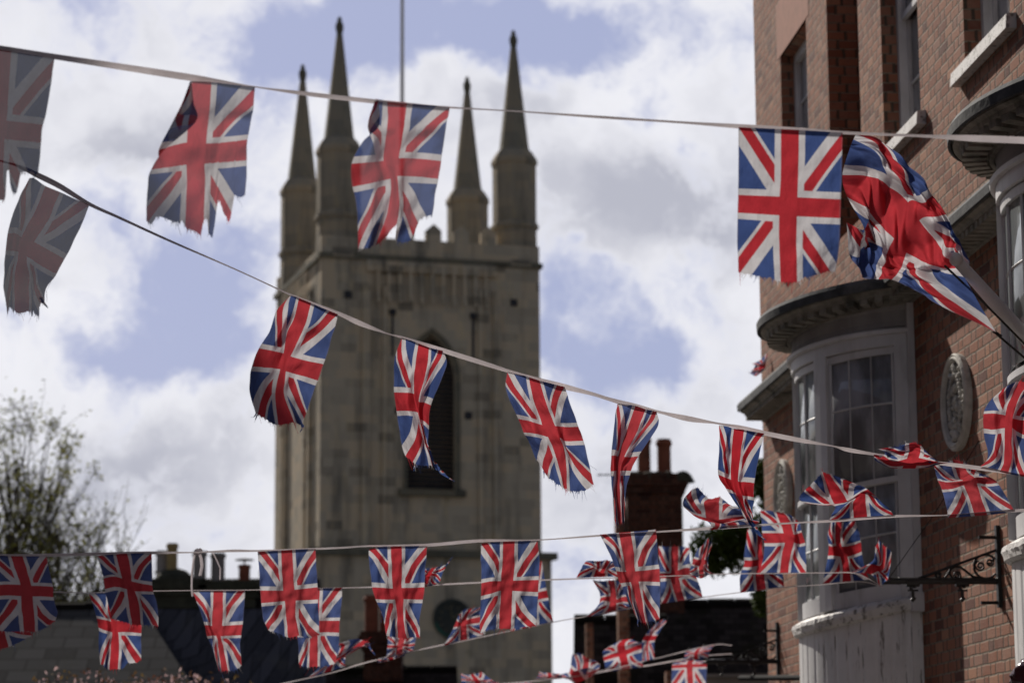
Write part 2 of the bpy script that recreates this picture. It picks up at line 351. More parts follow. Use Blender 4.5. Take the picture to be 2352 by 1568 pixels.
def tape_mat():
    m = bpy.data.materials.new('bunting_tape'); m.use_nodes = True; n = NT(m.node_tree); n.n.clear()
    ob = n.new('ShaderNodeTexCoord').outputs['Object']
    c = n.ramp(n.noise(ob, 8, 5), [(.3, (.70, .67, .68)), (.7, (.84, .81, .82))])
    df = n.new('ShaderNodeBsdfDiffuse'); tl = n.new('ShaderNodeBsdfTranslucent'); n.l.new(c, df.inputs[0]); n.l.new(c, tl.inputs[0])
    mx = n.new('ShaderNodeMixShader'); mx.inputs[0].default_value = .5
    n.l.new(df.outputs[0], mx.inputs[1]); n.l.new(tl.outputs[0], mx.inputs[2])
    o = n.new('ShaderNodeOutputMaterial'); n.l.new(mx.outputs[0], o.inputs[0]); return m
M['tape'] = tape_mat()

# ------------------------------------------------------------------ mesh helpers
class MB:
    def __init__(s): s.v = []; s.f = []; s.uv = None
    def add(s, vs, fs):
        k = len(s.v); s.v += [tuple(map(float, q)) for q in vs]; s.f += [tuple(i + k for i in f) for f in fs]
    def box(s, x0, x1, y0, y1, z0, z1):
        s.add([(x0, y0, z0), (x1, y0, z0), (x1, y1, z0), (x0, y1, z0), (x0, y0, z1), (x1, y0, z1), (x1, y1, z1), (x0, y1, z1)],
              [(0, 3, 2, 1), (4, 5, 6, 7), (0, 1, 5, 4), (1, 2, 6, 5), (2, 3, 7, 6), (3, 0, 4, 7)])
    def quad(s, a, b, c, d): s.add([a, b, c, d], [(0, 1, 2, 3)])
    def sweep(s, rings, closed=True, cap=True):
        """rings: list of equal-length point loops"""
        n = len(rings[0]); vs = [p for r in rings for p in r]; fs = []
        for i in range(len(rings) - 1):
            for j in range(n if closed else n - 1):
                a, b = i * n + j, i * n + (j + 1) % n
                fs.append((a, b, b + n, a + n))
        if cap and closed:
            fs.append(tuple(reversed(range(n)))); fs.append(tuple(range((len(rings) - 1) * n, len(rings) * n)))
        s.add(vs, fs)
    def tube(s, pts, rad, seg=6, cap=True):
        pts = [Vector(p) for p in pts]
        rads = rad if isinstance(rad, (list, tuple)) else [rad] * len(pts)
        rings = []; ref = None
        for i, p in enumerate(pts):
            d = (pts[min(i + 1, len(pts) - 1)] - pts[max(i - 1, 0)])
            if d.length < 1e-9: d = Vector((0, 0, 1))
            d.normalize()
            if ref is None: ref = Vector((0, 0, 1)) if abs(d.z) < .9 else Vector((1, 0, 0))
            a = d.cross(ref)
            if a.length < 1e-6: a = d.orthogonal()
            a.normalize(); b = d.cross(a); ref = b.cross(d) * -1 if False else ref
            rings.append([tuple(p + (a * math.cos(t) + b * math.sin(t)) * rads[i]) for t in [2 * math.pi * k / seg for k in range(seg)]])
        s.sweep(rings, True, cap)
    def lathe(s, prof, c=(0, 0), seg=24, z0=0.0, rot=0.0):
        rings = []
        for (r, z) in prof:
            rings.append([(c[0] + r * math.cos(2 * math.pi * k / seg + rot), c[1] + r * math.sin(2 * math.pi * k / seg + rot), z0 + z) for k in range(seg)])
        s.sweep(rings, True, True)
    def build(s, name, m, parent=None, smooth=False, uvs=None):
        me = bpy.data.meshes.new(name); me.from_pydata(s.v, [], s.f); me.update()
        if m: me.materials.append(m)
        if uvs is not None:
            l = me.uv_layers.new(name='UVMap')
            vi = np.zeros(len(me.loops), dtype=np.int32); me.loops.foreach_get('vertex_index', vi)
            l.data.foreach_set('uv', np.asarray(uvs, dtype=np.float32)[vi].ravel())
        if smooth:
            me.polygons.foreach_set('use_smooth', [True] * len(me.polygons))
        o = bpy.data.objects.new(name, me); COL.objects.link(o)
        if parent: o.parent = parent
        return o

def tag(o, label=None, cat=None, group=None, kind=None):
    if label: o['label'] = label
    if cat: o['category'] = cat
    if group: o['group'] = group
    if kind: o['kind'] = kind
    return o
def empty(name, loc=(0, 0, 0), rz=0.0, mw=None):
    o = bpy.data.objects.new(name, None); COL.objects.link(o); o.empty_display_size = .2
    if mw is not None: o.matrix_world = mw
    else: o.location = loc; o.rotation_euler = (0, 0, rz)
    return o
# ------------------------------------------------------------------ ground
g = MB(); g.quad((-3000, -3000, 0), (3000, -3000, 0), (3000, 3000, 0), (-3000, 3000, 0))
tag(g.build('ground', M['ground']), kind='structure')

# ------------------------------------------------------------------ the brick building on the right
BO = Vector((2.80816469, 29.99724195, 0)); BT = Vector((0.0918244, -0.99577522, 0)); BN = Vector((-0.99577522, -0.0918244, 0))
BMW = Matrix(((BT.x, -BN.x, 0, BO.x), (BT.y, -BN.y, 0, BO.y), (0, 0, 1, 0), (0, 0, 0, 1)))
KB = 0.77                                     # the building's bricks set its scale: everything on it is sized about the camera by this
KM = Matrix.Translation(Vector(CAM)) @ Matrix.Scale(KB, 4) @ Matrix.Translation(-Vector(CAM))
BMW = KM @ BMW
def wl(s, off, h): return KM @ (BO + BT * s + BN * off + Vector((0, 0, h)))
B = empty('brick_building', mw=BMW)
tag(B, 'tall red brick building with white bow windows and a dentil cornice, at the right edge', 'building')
S1, HT = 21.0, 13.2
OPEN = [(1.53, 2.94, 7.55, 9.84), (3.96, 5.35, 7.2, 11.6), (6.27, 7.64, 7.55, 9.84), (9.12, 10.44, 7.55, 9.84), (11.9, 13.3, 7.55, 9.84), (14.4, 15.8, 7.55, 9.84)]
xs = sorted({0, S1, *[o[0] for o in OPEN], *[o[1] for o in OPEN]}); zs = sorted({-.6, HT, 7.2, 7.55, 9.84, 11.6})
wm = MB()
for i in range(len(xs) - 1):
    for j in range(len(zs) - 1):
        cx, cz = (xs[i] + xs[i + 1]) / 2, (zs[j] + zs[j + 1]) / 2
        if any(o[0] < cx < o[1] and o[2] < cz < o[3] for o in OPEN): continue
        wm.quad((xs[i], 0, zs[j]), (xs[i + 1], 0, zs[j]), (xs[i + 1], 0, zs[j + 1]), (xs[i], 0, zs[j + 1]))
for (a, b, c, d) in OPEN:
    q = .30
    wm.quad((a, 0, c), (a, 0, d), (a, q, d), (a, q, c)); wm.quad((b, 0, c), (b, q, c), (b, q, d), (b, 0, d))
    wm.quad((a, 0, d), (b, 0, d), (b, q, d), (a, q, d)); wm.quad((a, 0, c), (a, q, c), (b, q, c), (b, 0, c))
    wm.quad((a, q, c), (b, q, c), (b, q, d), (a, q, d))
wm.quad((0, 0, -.6), (0, 0, HT), (0, 9, HT), (0, 9, -.6)); wm.quad((S1, 0, -.6), (S1, 9, -.6), (S1, 9, HT), (S1, 0, HT))
wm.quad((0, 9, 0), (0, 9, HT), (S1, 9, HT), (S1, 9, 0))
wm.build('wall', M['brick'], B)
rf = MB(); rf.box(-.1, S1 + .1, -.15, 9.1, HT, HT + .35); rf.build('roof', M['lead'], B)
for (a, b, c, d) in OPEN:
    if c > 7.3:
        lt = MB(); lt.box(a - .16, b + .16, -.004, .02, d, d + .62); lt.build('brick_arch', M['rub'], B)
for k, (a, b, c, d) in enumerate(OPEN):
    if c < 7.3: continue
    f = MB(); y0 = .145
    f.box(a, a + .075, y0, .29, c, d); f.box(b - .075, b, y0, .29, c, d)
    f.box(a + .075, b - .075, y0, .29, d - .09, d); f.box(a + .075, b - .075, y0 + .02, .29, c, c + .08)
    mid = (c + d) / 2 + .12
    # upper sash stands proud of the lower one
    f.box(a + .075, b - .075, y0 + .03, y0 + .075, mid - .025, mid + .03)
    for sx in (a + .075, b - .115):
        f.box(sx, sx + .04, y0 + .035, y0 + .07, mid + .03, d - .09); f.box(sx, sx + .04, y0 + .075, y0 + .115, c + .08, mid - .025)
    for t in (1 / 3, 2 / 3):
        x = a + .115 + (b - a - .23) * t
        f.box(x - .01, x + .01, y0 + .04, y0 + .06, mid + .03, d - .09); f.box(x - .01, x + .01, y0 + .085, y0 + .105, c + .08, mid - .025)
    for zz in ((mid + d - .09) / 2,): f.box(a + .115, b - .115, y0 + .042, y0 + .058, zz - .01, zz + .01)
    for zz in ((mid + c) / 2,): f.box(a + .115, b - .115, y0 + .087, y0 + .103, zz - .01, zz + .01)
    w_ = f.build('sash_window', M['paint_frame'], B)
    p = MB(); p.box(a + .116, b - .116, y0 + .062, y0 + .068, mid + .03, d - .09); p.box(a + .116, b - .116, y0 + .107, y0 + .113, c + .08, mid - .025)
    p.build('pane', M['glass'], w_)
    s_ = MB(); s_.sweep([[(x, -.085, c - .115), (x, -.075, c - .005), (x, .144, c + .03), (x, .144, c - .115)] for x in np.linspace(a - .17, b + .17, 14)])
    s_.build('sill', M['paint_sill'], w_)

# cornice, dentils and bows
def bayE(xc, t, da): return xc + (1.2 + da) * math.cos(t), -(.8 + da) * math.sin(t)
def baysweep(mb, xc, prof, t0=0.0, t1=math.pi, n=40, sag=0.0):
    rings = []
    for t in np.linspace(t0, t1, n):
        rings.append([(*bayE(xc, t, da), h - sag * math.sin(t)) for (da, h) in prof])
    mb.sweep(rings)
XC = (5.9, 12.95)
PROF = [(0, 6.02), (.03, 6.02), (.045, 6.075), (.22, 6.085), (.23, 6.11), (.27, 6.125), (.285, 6.19), (.0, 6.23)]
LEAD = [(.286, 6.13), (.305, 6.135), (.31, 6.20), (.29, 6.235), (0, 6.262), (0, 6.232), (.286, 6.192)]
SAG = .10
cm, lm = MB(), MB()
for a, b in ((.12, XC[0] - 1.25), (XC[0] + 1.25, XC[1] - 1.25), (XC[1] + 1.25, S1)):
    for mb, pr in ((cm, PROF), (lm, LEAD)):
        mb.sweep([[(x, -o, h) for (o, h) in pr] for x in (a, b)])
    for x in np.arange(a + .03, b - .05, .135):
        cm.box(x, x + .075, -.215, -.035, 6.03, 6.079)
for xc in XC:
    baysweep(cm, xc, PROF, sag=SAG); baysweep(lm, xc, LEAD, sag=SAG)
    k = 0; t = .05
    while t < math.pi - .05:
        dt = .075 / 1.15
        rings = [[(*bayE(xc, tt, da), h - SAG * math.sin(tt)) for (da, h) in ((.05, 6.03), (.215, 6.035), (.215, 6.086), (.05, 6.078))] for tt in (t, t + dt / 2, t + dt)]
        cm.sweep(rings); t += .122
c_ = cm.build('cornice', M['cornice'], B)
lm.build('lead_flashing', M['lead'], c_)
for xc in XC:
    fr = MB(); D = math.radians
    baysweep(fr, xc, [(0, 5.765), (.035, 5.77), (.04, 5.80), (.012, 5.815), (0, 5.82), (-.10, 5.82), (-.10, 5.765)], sag=.03)
    baysweep(fr, xc, [(-.012, 5.66), (.0, 5.665), (0, 5.7645), (-.12, 5.7645), (-.12, 5.66)], sag=.03)
    SG2 = .10
    for (t0, t1) in ((0, 12), (56, 66), (114, 124), (168, 180)):
        n = max(3, int((t1 - t0) / 3)); ts = np.linspace(D(t0), D(t1), n)
        fr.sweep([[(*bayE(xc, t, 0), 3.5 - SG2 * math.sin(t)), (*bayE(xc, t, 0), 5.66), (*bayE(xc, t, -.13), 5.66), (*bayE(xc, t, -.13), 3.5 - SG2 * math.sin(t))] for t in ts])
    units = ((12, 56), (66, 114), (124, 168))
    for (t0, t1) in units:
        T0, T1 = D(t0), D(t1)
        for pr in ([(-.03, 5.60), (-.025, 5.66), (-.10, 5.66), (-.10, 5.60)], [(-.05, 4.50), (-.03, 4.51), (-.03, 4.555), (-.09, 4.555), (-.09, 4.50)],
                   [(-.055, 5.165), (-.045, 5.175), (-.055, 5.185), (-.075, 5.175)], [(-.075, 4.065), (-.065, 4.075), (-.075, 4.085), (-.095, 4.075)],
                   [(-.05, 3.50), (-.05, 3.64), (-.11, 3.64), (-.11, 3.50)]):
            baysweep(fr, xc, pr, T0, T1, 14, sag=SG2 * (1 if pr[0][1] < 4.6 else .4))
        for q in (0, 1 / 3, 2 / 3, 1):
            tt = T0 + (T1 - T0) * q; wd = .018 if q in (0, 1) else .0085
            tt += {0: .014, 1: -.014}.get(q, 0)
            for (za, zb, oo) in ((3.6 - SG2 * .9, 4.52, -.07), (4.50, 5.62, -.05)):
                fr.sweep([[(*bayE(xc, tt - wd, oo), z), (*bayE(xc, tt, oo + .012), z), (*bayE(xc, tt + wd, oo), z), (*bayE(xc, tt, oo - .03), z)] for z in (za, zb)])
    # foot block against the wall
    fr.box(xc + 1.19, xc + 1.30, -.10, .002, 3.36, 3.52); fr.box(xc - 1.30, xc - 1.19, -.10, .002, 3.36, 3.52)
    fr.box(xc + 1.201, xc + 1.25, -.06, .002, 3.52, 6.02); fr.box(xc - 1.25, xc - 1.201, -.06, .002, 3.52, 6.02)
    bw = fr.build('bow_window', M['paint_frame'], B)
    for (t0, t1) in units:
        p = MB()
        baysweep(p, xc, [(-.078, 3.5 - .03), (-.074, 3.5 - .03), (-.074, 4.55), (-.078, 4.55)], D(t0), D(t1), 16, sag=.06)
        baysweep(p, xc, [(-.060, 4.5), (-.056, 4.5), (-.056, 5.65), (-.060, 5.65)], D(t0), D(t1), 16, sag=0)
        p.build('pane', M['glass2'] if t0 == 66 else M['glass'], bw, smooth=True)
    z = MB(); baysweep(z, xc, [(-.02, 5.822), (.0, 5.83), (-.012, 5.88), (-.012, 5.97), (.015, 6.02), (-.12, 6.03), (-.12, 5.822)], sag=.045, n=50)
    z.build('frieze', M['frieze'], bw, smooth=False)
    # slightly wavy, crumbling sill
    rg = []; rnd = random.Random(3)
    for t in np.linspace(0, math.pi, 90):
        s0 = .15 * math.sin(t); e = rnd.uniform(-.006, .006); e2 = rnd.uniform(-.004, .004)
        rg.append([(*bayE(xc, t, da), h - s0) for (da, h) in ((-.10, 3.40), (.01, 3.385), (.035, 3.405), (.040 + e2, 3.43), (.048 + e, 3.455 + e), (.040 + e, 3.49 + e2), (-.03, 3.53), (-.10, 3.53))])
    z = MB(); z.sweep(rg); z.build('sill', M['paint_sill'], bw, smooth=False)
    z = MB(); rg = []
    for t in np.linspace(0, math.pi, 120):
        gr = .006 if (math.degrees(t) % 9) < 1.6 else 0
        rg.append([(*bayE(xc, t, -.012 - gr), -.6), (*bayE(xc, t, -.012 - gr), 3.40 - .15 * math.sin(t)), (*bayE(xc, t, -.2), 3.40 - .15 * math.sin(t)), (*bayE(xc, t, -.2), -.6)])
    z.sweep(rg); z.box(xc + 1.15, xc + 1.21, -.09, .003, 0, 3.36); z.build('base_panel', M['paint_peel'], bw)
    # dark sheet standing for the unlit room behind the glass
    z = MB(); baysweep(z, xc, [(-.16, 3.3), (-.15, 3.3), (-.15, 5.9), (-.16, 5.9)], sag=0); z.build('backing_tone', M['render_dark'], bw)
# downpipe behind the far side of the first bow
z = MB(); z.tube([(3.9, -.09, 0), (3.9, -.09, 5.9)], .055, 10); z.build('downpipe', M['pole'], B)

def plaque(s, h, a=.40, b=.39):
    z = MB(); N_ = 48; rings = []
    for k in range(N_ + 1):
        t = 2 * math.pi * k / N_
        rings.append([(s + (a + da) * math.cos(t), -y, h + (b + da) * math.sin(t)) for (da, y) in ((0, 0), (.004, .045), (-.01, .060), (-.022, .054), (-.035, .064), (-.05, .056), (-.065, .026), (-.065, 0))])
    z.sweep(rings, True, False); o = z.build('oval_plaque', M['plaque'], B, smooth=False)
    z = MB(); z.lathe([(0.0, 0), (1.0, 0)], seg=4)
    z = MB(); c = [(s + (a - .06) * math.cos(2 * math.pi * k / 40), -.028, h + (b - .06) * math.sin(2 * math.pi * k / 40)) for k in range(40)]
    z.add(c, [tuple(range(40))]); z.build('recess', M['plaque_rec'], o)
    z = MB(); rnd = random.Random(5)
    def blob(x, y, zc, r, sx=1, sz=1):
        vs = []; fs = []
        for i in range(5):
            ph = math.pi * i / 4
            for k in range(8):
                t = 2 * math.pi * k / 8; vs.append((x + r * sx * math.sin(ph) * math.cos(t), y - r * math.cos(ph) * .8, zc + r * sz * math.sin(ph) * math.sin(t)))
        for i in range(4):
            for k in range(8): fs.append((i * 8 + k, i * 8 + (k + 1) % 8, (i + 1) * 8 + (k + 1) % 8, (i + 1) * 8 + k))
        z.add(vs, fs)
    for k in range(34):                                   # the carved wreath and the figure inside it
        t = 2 * math.pi * k / 34; blob(s + .18 * math.cos(t), -.034, h + .01 + .21 * math.sin(t), rnd.uniform(.018, .03))
    for k in range(26):
        t = rnd.uniform(0, 6.28); q = rnd.uniform(0, 1) ** .5; blob(s + .10 * q * math.cos(t), -.034, h - .01 + .15 * q * math.sin(t), rnd.uniform(.015, .04))
    for k in range(60):
        t = rnd.uniform(0, 6.28); q = rnd.uniform(.82, 1.2); blob(s + .23 * q * math.cos(t), -.032, h + .26 * q * math.sin(t), rnd.uniform(.01, .026))
    for k in range(9): blob(s + rnd.uniform(-.04, .04), -.035, h + .27 + rnd.uniform(-.03, .03), .025); blob(s + rnd.uniform(-.05, .05), -.035, h - .27 + rnd.uniform(-.03, .03), .028)
    z.build('relief', M['plaque'], o, smooth=True)
plaque(8.58, 4.925); plaque(1.22, 5.06)

def spiral(cx, cz, r0, r1, a0, turns, n=26):
    return [(cx + (r0 + (r1 - r0) * i / n) * math.cos(a0 + turns * 2 * math.pi * i / n), cz + (r0 + (r1 - r0) * i / n) * math.sin(a0 + turns * 2 * math.pi * i / n)) for i in range(n + 1)]
def bracket(s, h, L, label, full=True):
    r = empty('sign_bracket', mw=BMW @ Matrix.Translation((s, 0, h)))
    tag(r, label, 'bracket', 'wrought iron sign brackets on the brick wall')
    z = MB(); z.box(-.03, .03, -.03, -.003, -.20, .42); z.box(-.035, .035, -.02, -.003, -.2, -.14); z.box(-.035, .035, -.02, -.003, .3, .36)
    for zz in (-.165, .33): z.tube([(0, -.02, zz), (0, -.16, zz)], .014, 6)
    z.build('wall_plate', M['iron'], r)
    z = MB(); z.tube([(0, -.02, 0), (0, -L, 0)], .026, 8); z.tube([(0, -L + .08, 0), (0, -L - .04, -.02)], [.03, .008], 8)
    z.build('arm', M['iron'], r)
    z = MB(); z.tube([(0, -.022, .235), (0, -L * .755, .012)], .0115, 6); z.build('stay', M['iron'], r)
    z = MB()
    def scr(pts, rad=.011): z.tube([(0, -p[0], p[1]) for p in pts], rad, 6)
    scr([(.113 + .092 * math.cos(t), .108 + .090 * math.sin(t)) for t in np.linspace(-2.5, 2.5, 30)], .010)
    scr(spiral(.155, .113, .042, .008, 1.2, -1.7), .008); scr(spiral(.08, .142, .032, .007, 2.2, 1.6), .008)
    scr([(.16, .018), (.22, .035), (.27, .075), (.31, .104), (.35, .108), (.385, .088), (.392, .05), (.375, .02), (.345, .008)], .010)
    scr(spiral(.338, .042, .034, .007, -1.5, -1.6), .008); scr([(.385, .09), (.405, .055), (.43, .025), (.465, .012), (.5, .028), (.508, .052), (.49, .066)], .009); scr(spiral(.482, .042, .025, .006, 1.2, 1.5), .007)
    z.build('scroll', M['iron'], r)
    for q in (.30 * L / .86, .68 * L / .86):
        z = MB(); z.tube([(0, -q - .012, -.015), (0, -q - .014, -.06), (0, -q, -.075), (0, -q, -.12), (0, -q + .012, -.135), (0, -q, -.15), (0, -q - .015, -.135)], .013, 6)
        z.tube([(0, -q + .012, -.015), (0, -q + .014, -.055)], .013, 6); z.box(-.006, .006, -q - .04, -q + .04, -.08, -.066); z.tube([(0, -q - .05, -.012), (0, -q + .05, -.012)], .033, 8)
        z.build('hook', M['iron'], r)
    return r
bracket(9.60, 3.40, .86, 'black scrolled iron sign bracket with two hooks, on brick between the bow windows')
bracket(.66, 3.33, .80, 'small black iron sign bracket at the far corner, left of the bow window')
# iron rod and wires
z = MB(); z.tube([tuple(at(1700, 1556, 29.6 * KB)), tuple(at(1842, 1555, 27.3 * KB))], .022, 8)
tag(z.build('iron_rail', M['cable']), 'straight black iron bar at the bottom beside the base of the bow', 'bar')
z = MB(); a_ = wl(9.13, .0, 4.54); tip = wl(9.6, .86, 3.42)
z.tube([a_, a_.lerp(tip, .5) + Vector((0, 0, -.03)), tip], .0026, 5)
tag(z.build('stay_wire', M['cable']), 'thin black wire running down from the brick wall to the scrolled bracket tip', 'wire')
# glossy dark red thing low at the right edge
z = MB(); c = Vector(tuple(at(2374, 1566, 13.1))); rnd = random.Random(2)
vs = []; fs = []
for i in range(13):
    ph = math.pi * i / 12
    for k in range(20):
        t = 2 * math.pi * k / 20; rr = .10 * (1 + .12 * math.sin(5 * t + i) + .10 * math.sin(3 * ph * 2 + t * 2)) * math.sin(ph)
        vs.append((c.x + rr * math.cos(t), c.y + rr * math.sin(t), c.z + .13 * math.cos(ph)))
for i in range(12):
    for k in range(20): fs.append((i * 20 + k, i * 20 + (k + 1) % 20, (i + 1) * 20 + (k + 1) % 20, (i + 1) * 20 + k))
z.add(vs, fs)
rr_ = z.build('foil_balloon', M['maroon'], smooth=True); tag(rr_, 'crumpled glossy dark red balloon cut off by the lower right corner', 'balloon')

# ------------------------------------------------------------------ house across the street (left, out of frame): added, and sized, to shade the left-hand bunting
H = empty('added_shade_house', (-5.85, 22.45, 0)); tag(H, 'plain brick house added outside the frame, left of the street, to shade the left-hand bunting', 'building')
z = MB(); z.box(-8, 0, -30, 0, 0, 11.2); z.build('wall', M['brick'], H)
z = MB(); z.box(-8.1, .06, -30.1, .02, 11.2, 11.38); z.build('roof', M['lead'], H)
for y in range(-28, -1, 4):
    for h in (1.2, 4.4, 7.4): z = MB(); z.box(.003, .05, y, y + 1.2, h, h + 1.9); z.build('window', M['glass'], H)

# ------------------------------------------------------------------ church tower
TH = math.radians(16.3); TZ = Vector((-6.687, 102.0, 0))
T = empty('church_tower', TZ, TH); tag(T, 'weathered stone church tower with four pinnacled corner turrets and an arched belfry window', 'tower')
s7 = 7.0
z = MB(); E0, E1 = -.85, 7.85; FD = .55
z.box(E0, 2.55, E0, E0 + FD, 0, 23.0); z.box(4.45, E1, E0, E0 + FD, 0, 23.0); z.box(2.5505, 4.4495, E0 + .003, E0 + FD, 0, 14.2)
arch = [(3.5 + .95 * (1 - 2 * k / 20), 0) for k in range(21)]
pts = []
for k in range(0, 11):           # pointed arch from the right springing to the apex and down
    t = math.pi / 2.6 * k / 10; pts.append((3.5 + .95 - (1.75 - 1.75 * math.cos(t)), 18.55 + 1.75 * math.sin(t) * 1.06))
half = [(x, zz) for x, zz in pts if x >= 3.5]
apex = (3.5, half[-1][1] + .05)
outline = [(2.551, 23.0), (4.449, 23.0)] + [(min(4.449, half[0][0]), half[0][1])] + half[1:] + [apex] + [(7.0 - x, zz) for x, zz in reversed(half[1:])] + [(2.551, half[0][1])]
z.sweep([[(x, y, zz) for x, zz in outline] for y in (E0 + .003, E0 + FD)])
z.box(E0 + .003, E1 - .003, E0 + FD + .001, E1, 0, 22.99)
z.box(-1.15, 8.15, -1.15, 8.15, 0, 11.6)
tb = z.build('tower_body', M['stone'], T)
z = MB()
for (x0, x1) in ((.75, 1.05), (1.55, 1.7), (5.35, 5.5), (5.95, 6.25)):
    z.box(x0, x1, E0 - .13, E0 - .002, 11.6, 22.0); z.box(E0 - .13, E0 - .002, x0, x1, 11.6, 22.0)
z.build('pilaster', M['stone'], T)
z = MB()
for k in range(11):
    c = 1.35 + k * .43
    z.box(c - .07, c + .07, E0 - .17, E0 - .134, 21.5, 22.9); z.box(c - .12, c + .12, E0 - .2, E0 - .172, 22.55, 22.9); z.box(c - .07, c + .07, E0 - .25, E0 - .21, 21.35, 21.55)
    z.box(E0 - .17, E0 - .134, c - .07, c + .07, 21.5, 22.9)
z.box(.9, 6.1, E0 - .132, E0 - .002, 22.55, 22.98)
z.build('corbel_table', M['stone'], T)
for (a, b, h0, h1) in ((E0 - .11, E1 + .11, 23.0, 23.2), (-1.35, 8.35, 11.6, 11.86)): z = MB(); z.box(a, b, a, b, h0, h1); z.build('string_course', M['stone_dark'], T)
z = MB()
def merlon(mb, c, side):
    w_, t_, zb = .30, .28, 23.885
    prof = [(c - w_, zb), (c + w_, zb), (c + w_, zb + .42), (c, zb + .68), (c - w_, zb + .42)]
    for yy in ((E0 + .02, E0 + .02 + t_) if side in (0, 2) else (E1 - .02 - t_, E1 - .02),):
        if side in (0, 1): mb.sweep([[(p[0], y, p[1]) for p in prof] for y in yy])
        else: mb.sweep([[(y, p[0], p[1]) for p in prof] for y in ((E0 + .02, E0 + .02 + t_) if side == 2 else yy)])
z.box(E0, E1, E0, E0 + .32, 23.2, 23.88); z.box(E0, E1, E1 - .32, E1, 23.2, 23.88); z.box(-.42, -.12, E0 + .321, E1 - .321, 23.2, 23.88); z.box(E1 - .32, E1, E0 + .321, E1 - .321, 23.2, 23.88)
for k in range(5):
    for sd in (0, 1, 3): merlon(z, 1.4 + k * 1.1, sd)
z.build('parapet', M['stone'], T)
z = MB()
for k in range(32): z.sweep([[(x, E0 + .25 + q[0], 14.3 + k * .18 + q[1]) for q in ((0, 0), (.2, .13), (.2, .15), (0, .02))] for x in (2.556, 4.444)])
lw = z.build('belfry_louvres', M['render_dark'], T)
z = MB(); ring_o = [(3.5 + (x - 3.5) * 1.17, 18.55 + (zz - 18.55) * 1.13) for x, zz in [half[0]] + half[1:] + [apex]]
ring_i = [half[0]] + half[1:] + [apex]
oo = [(4.6, 14.2)] + ring_o + [(7 - x, zz) for x, zz in reversed(ring_o[:-1])] + [(2.4, 14.2)]
ii = [(4.45, 14.2)] + ring_i + [(7 - x, zz) for x, zz in reversed(ring_i[:-1])] + [(2.55, 14.2)]
z.sweep([[(o[0], E0 - .1, o[1]), (i_[0], E0 - .02, i_[1]), (i_[0], E0 - .001, i_[1]), (o[0], E0 - .001, o[1])] for o, i_ in zip(oo, ii)])
z.box(2.2, 4.8, E0 - .22, E0 - .001, 13.95, 14.19); z.build('belfry_arch', M['stone_dark'], T)
for (x, z0, z1) in ((1.95, 19.3, 21.0), (5.15, 19.3, 21.0)):
    z = MB(); z.box(x - .05, x + .05, E0 - .012, E0 - .002, z0, z1); z.lathe([(.13, -.1), (.13, .1)], (x, E0 - .02), 10, z1); z.build('slit_window', M['render_dark'], T)
for (x, h) in ((2.2, 17.2), (4.95, 17.1), (.2, 21.6), (6.8, 21.6)): z = MB(); z.box(x - .14, x + .14, E0 - .04, E0 - .002, h - .14, h + .14); z.build('putlog_hole', M['render_dark'], T)
TPROF = [(1.0, 0), (1.0, 11.5), (.92, 11.95), (.92, 23.0), (1.04, 23.06), (1.04, 23.2), (.89, 23.35), (.87, 24.62), (.96, 24.70), (.96, 24.84), (.87, 24.95), (.87, 27.22), (.93, 27.32), (.92, 27.48), (.70, 27.84)]
SPIRE = [(.66, 27.82), (.59, 27.98), (.44, 29.3), (.24, 31.1), (.13, 32.1)]
FIN = [(.115, 32.1), (.12, 32.15), (.15, 32.28), (.17, 32.42), (.15, 32.56), (.09, 32.66), (.10, 32.74), (.03, 32.86)]
first = None
for (i, j) in ((0, 0), (1, 0), (0, 1), (1, 1)):
    if first is None:
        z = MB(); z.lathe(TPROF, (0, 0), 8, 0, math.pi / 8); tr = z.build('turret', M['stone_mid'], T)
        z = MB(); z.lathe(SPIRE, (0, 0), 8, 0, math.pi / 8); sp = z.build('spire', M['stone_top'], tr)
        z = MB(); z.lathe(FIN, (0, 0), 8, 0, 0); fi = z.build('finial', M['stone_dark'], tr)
        first = (tr, sp, fi)
    else:
        tr = first[0].copy(); COL.objects.link(tr); tr.parent = T; tr.location = (i * (s7 + .1), j * s7, 0)
        for q in first[1:]: c2 = q.copy(); COL.objects.link(c2); c2.parent = tr
z = MB()
cq = (4.2, 9.3)
z.sweep([[(cq[0] + r * math.cos(t), y, cq[1] + r * math.sin(t)) for (r, y) in ((.74, -1.152), (.74, -1.26), (.62, -1.26), (.62, -1.20), (.5, -1.18))] for t in np.linspace(0, 2 * math.pi, 41)], False, False)
cl = z.build('clock', M['clock_blue'], T)
z = MB(); z.add([(cq[0] + .63 * math.cos(t), -1.19, cq[1] + .63 * math.sin(t)) for t in np.linspace(0, 2 * math.pi, 36, endpoint=False)], [tuple(range(36))]); z.build('dial', M['clock_blue'], cl)
for k in range(12):
    t = 2 * math.pi * k / 12; z = MB(); z.tube([(cq[0] + .42 * math.cos(t), -1.205, cq[1] + .42 * math.sin(t)), (cq[0] + .54 * math.cos(t), -1.205, cq[1] + .54 * math.sin(t))], .018, 5); z.build('hour_mark', M['gold'], cl)
for (yy, ex, ez, rr) in ((-1.22, .3, .2, .02), (-1.23, -.1, .45, .015)): z = MB(); z.tube([(cq[0], yy, cq[1]), (cq[0] + ex, yy, cq[1] + ez)], rr, 5); z.build('hand', M['gold'], cl)
z = MB(); z.sweep([[(cq[0] + r * math.cos(t), -1.262, cq[1] + r * math.sin(t)) for r in (.63, .72)] for t in np.linspace(3.4, 6.1, 20)], False, False); z.build('green_ring', M['green'], cl)
z = MB(); z.tube([(3.4, 3.5, 22.9), (3.4, 3.5, 30), (3.4, 3.5, 38)], [.10, .09, .07], 8); z.build('flagpole', M['pole'], T)

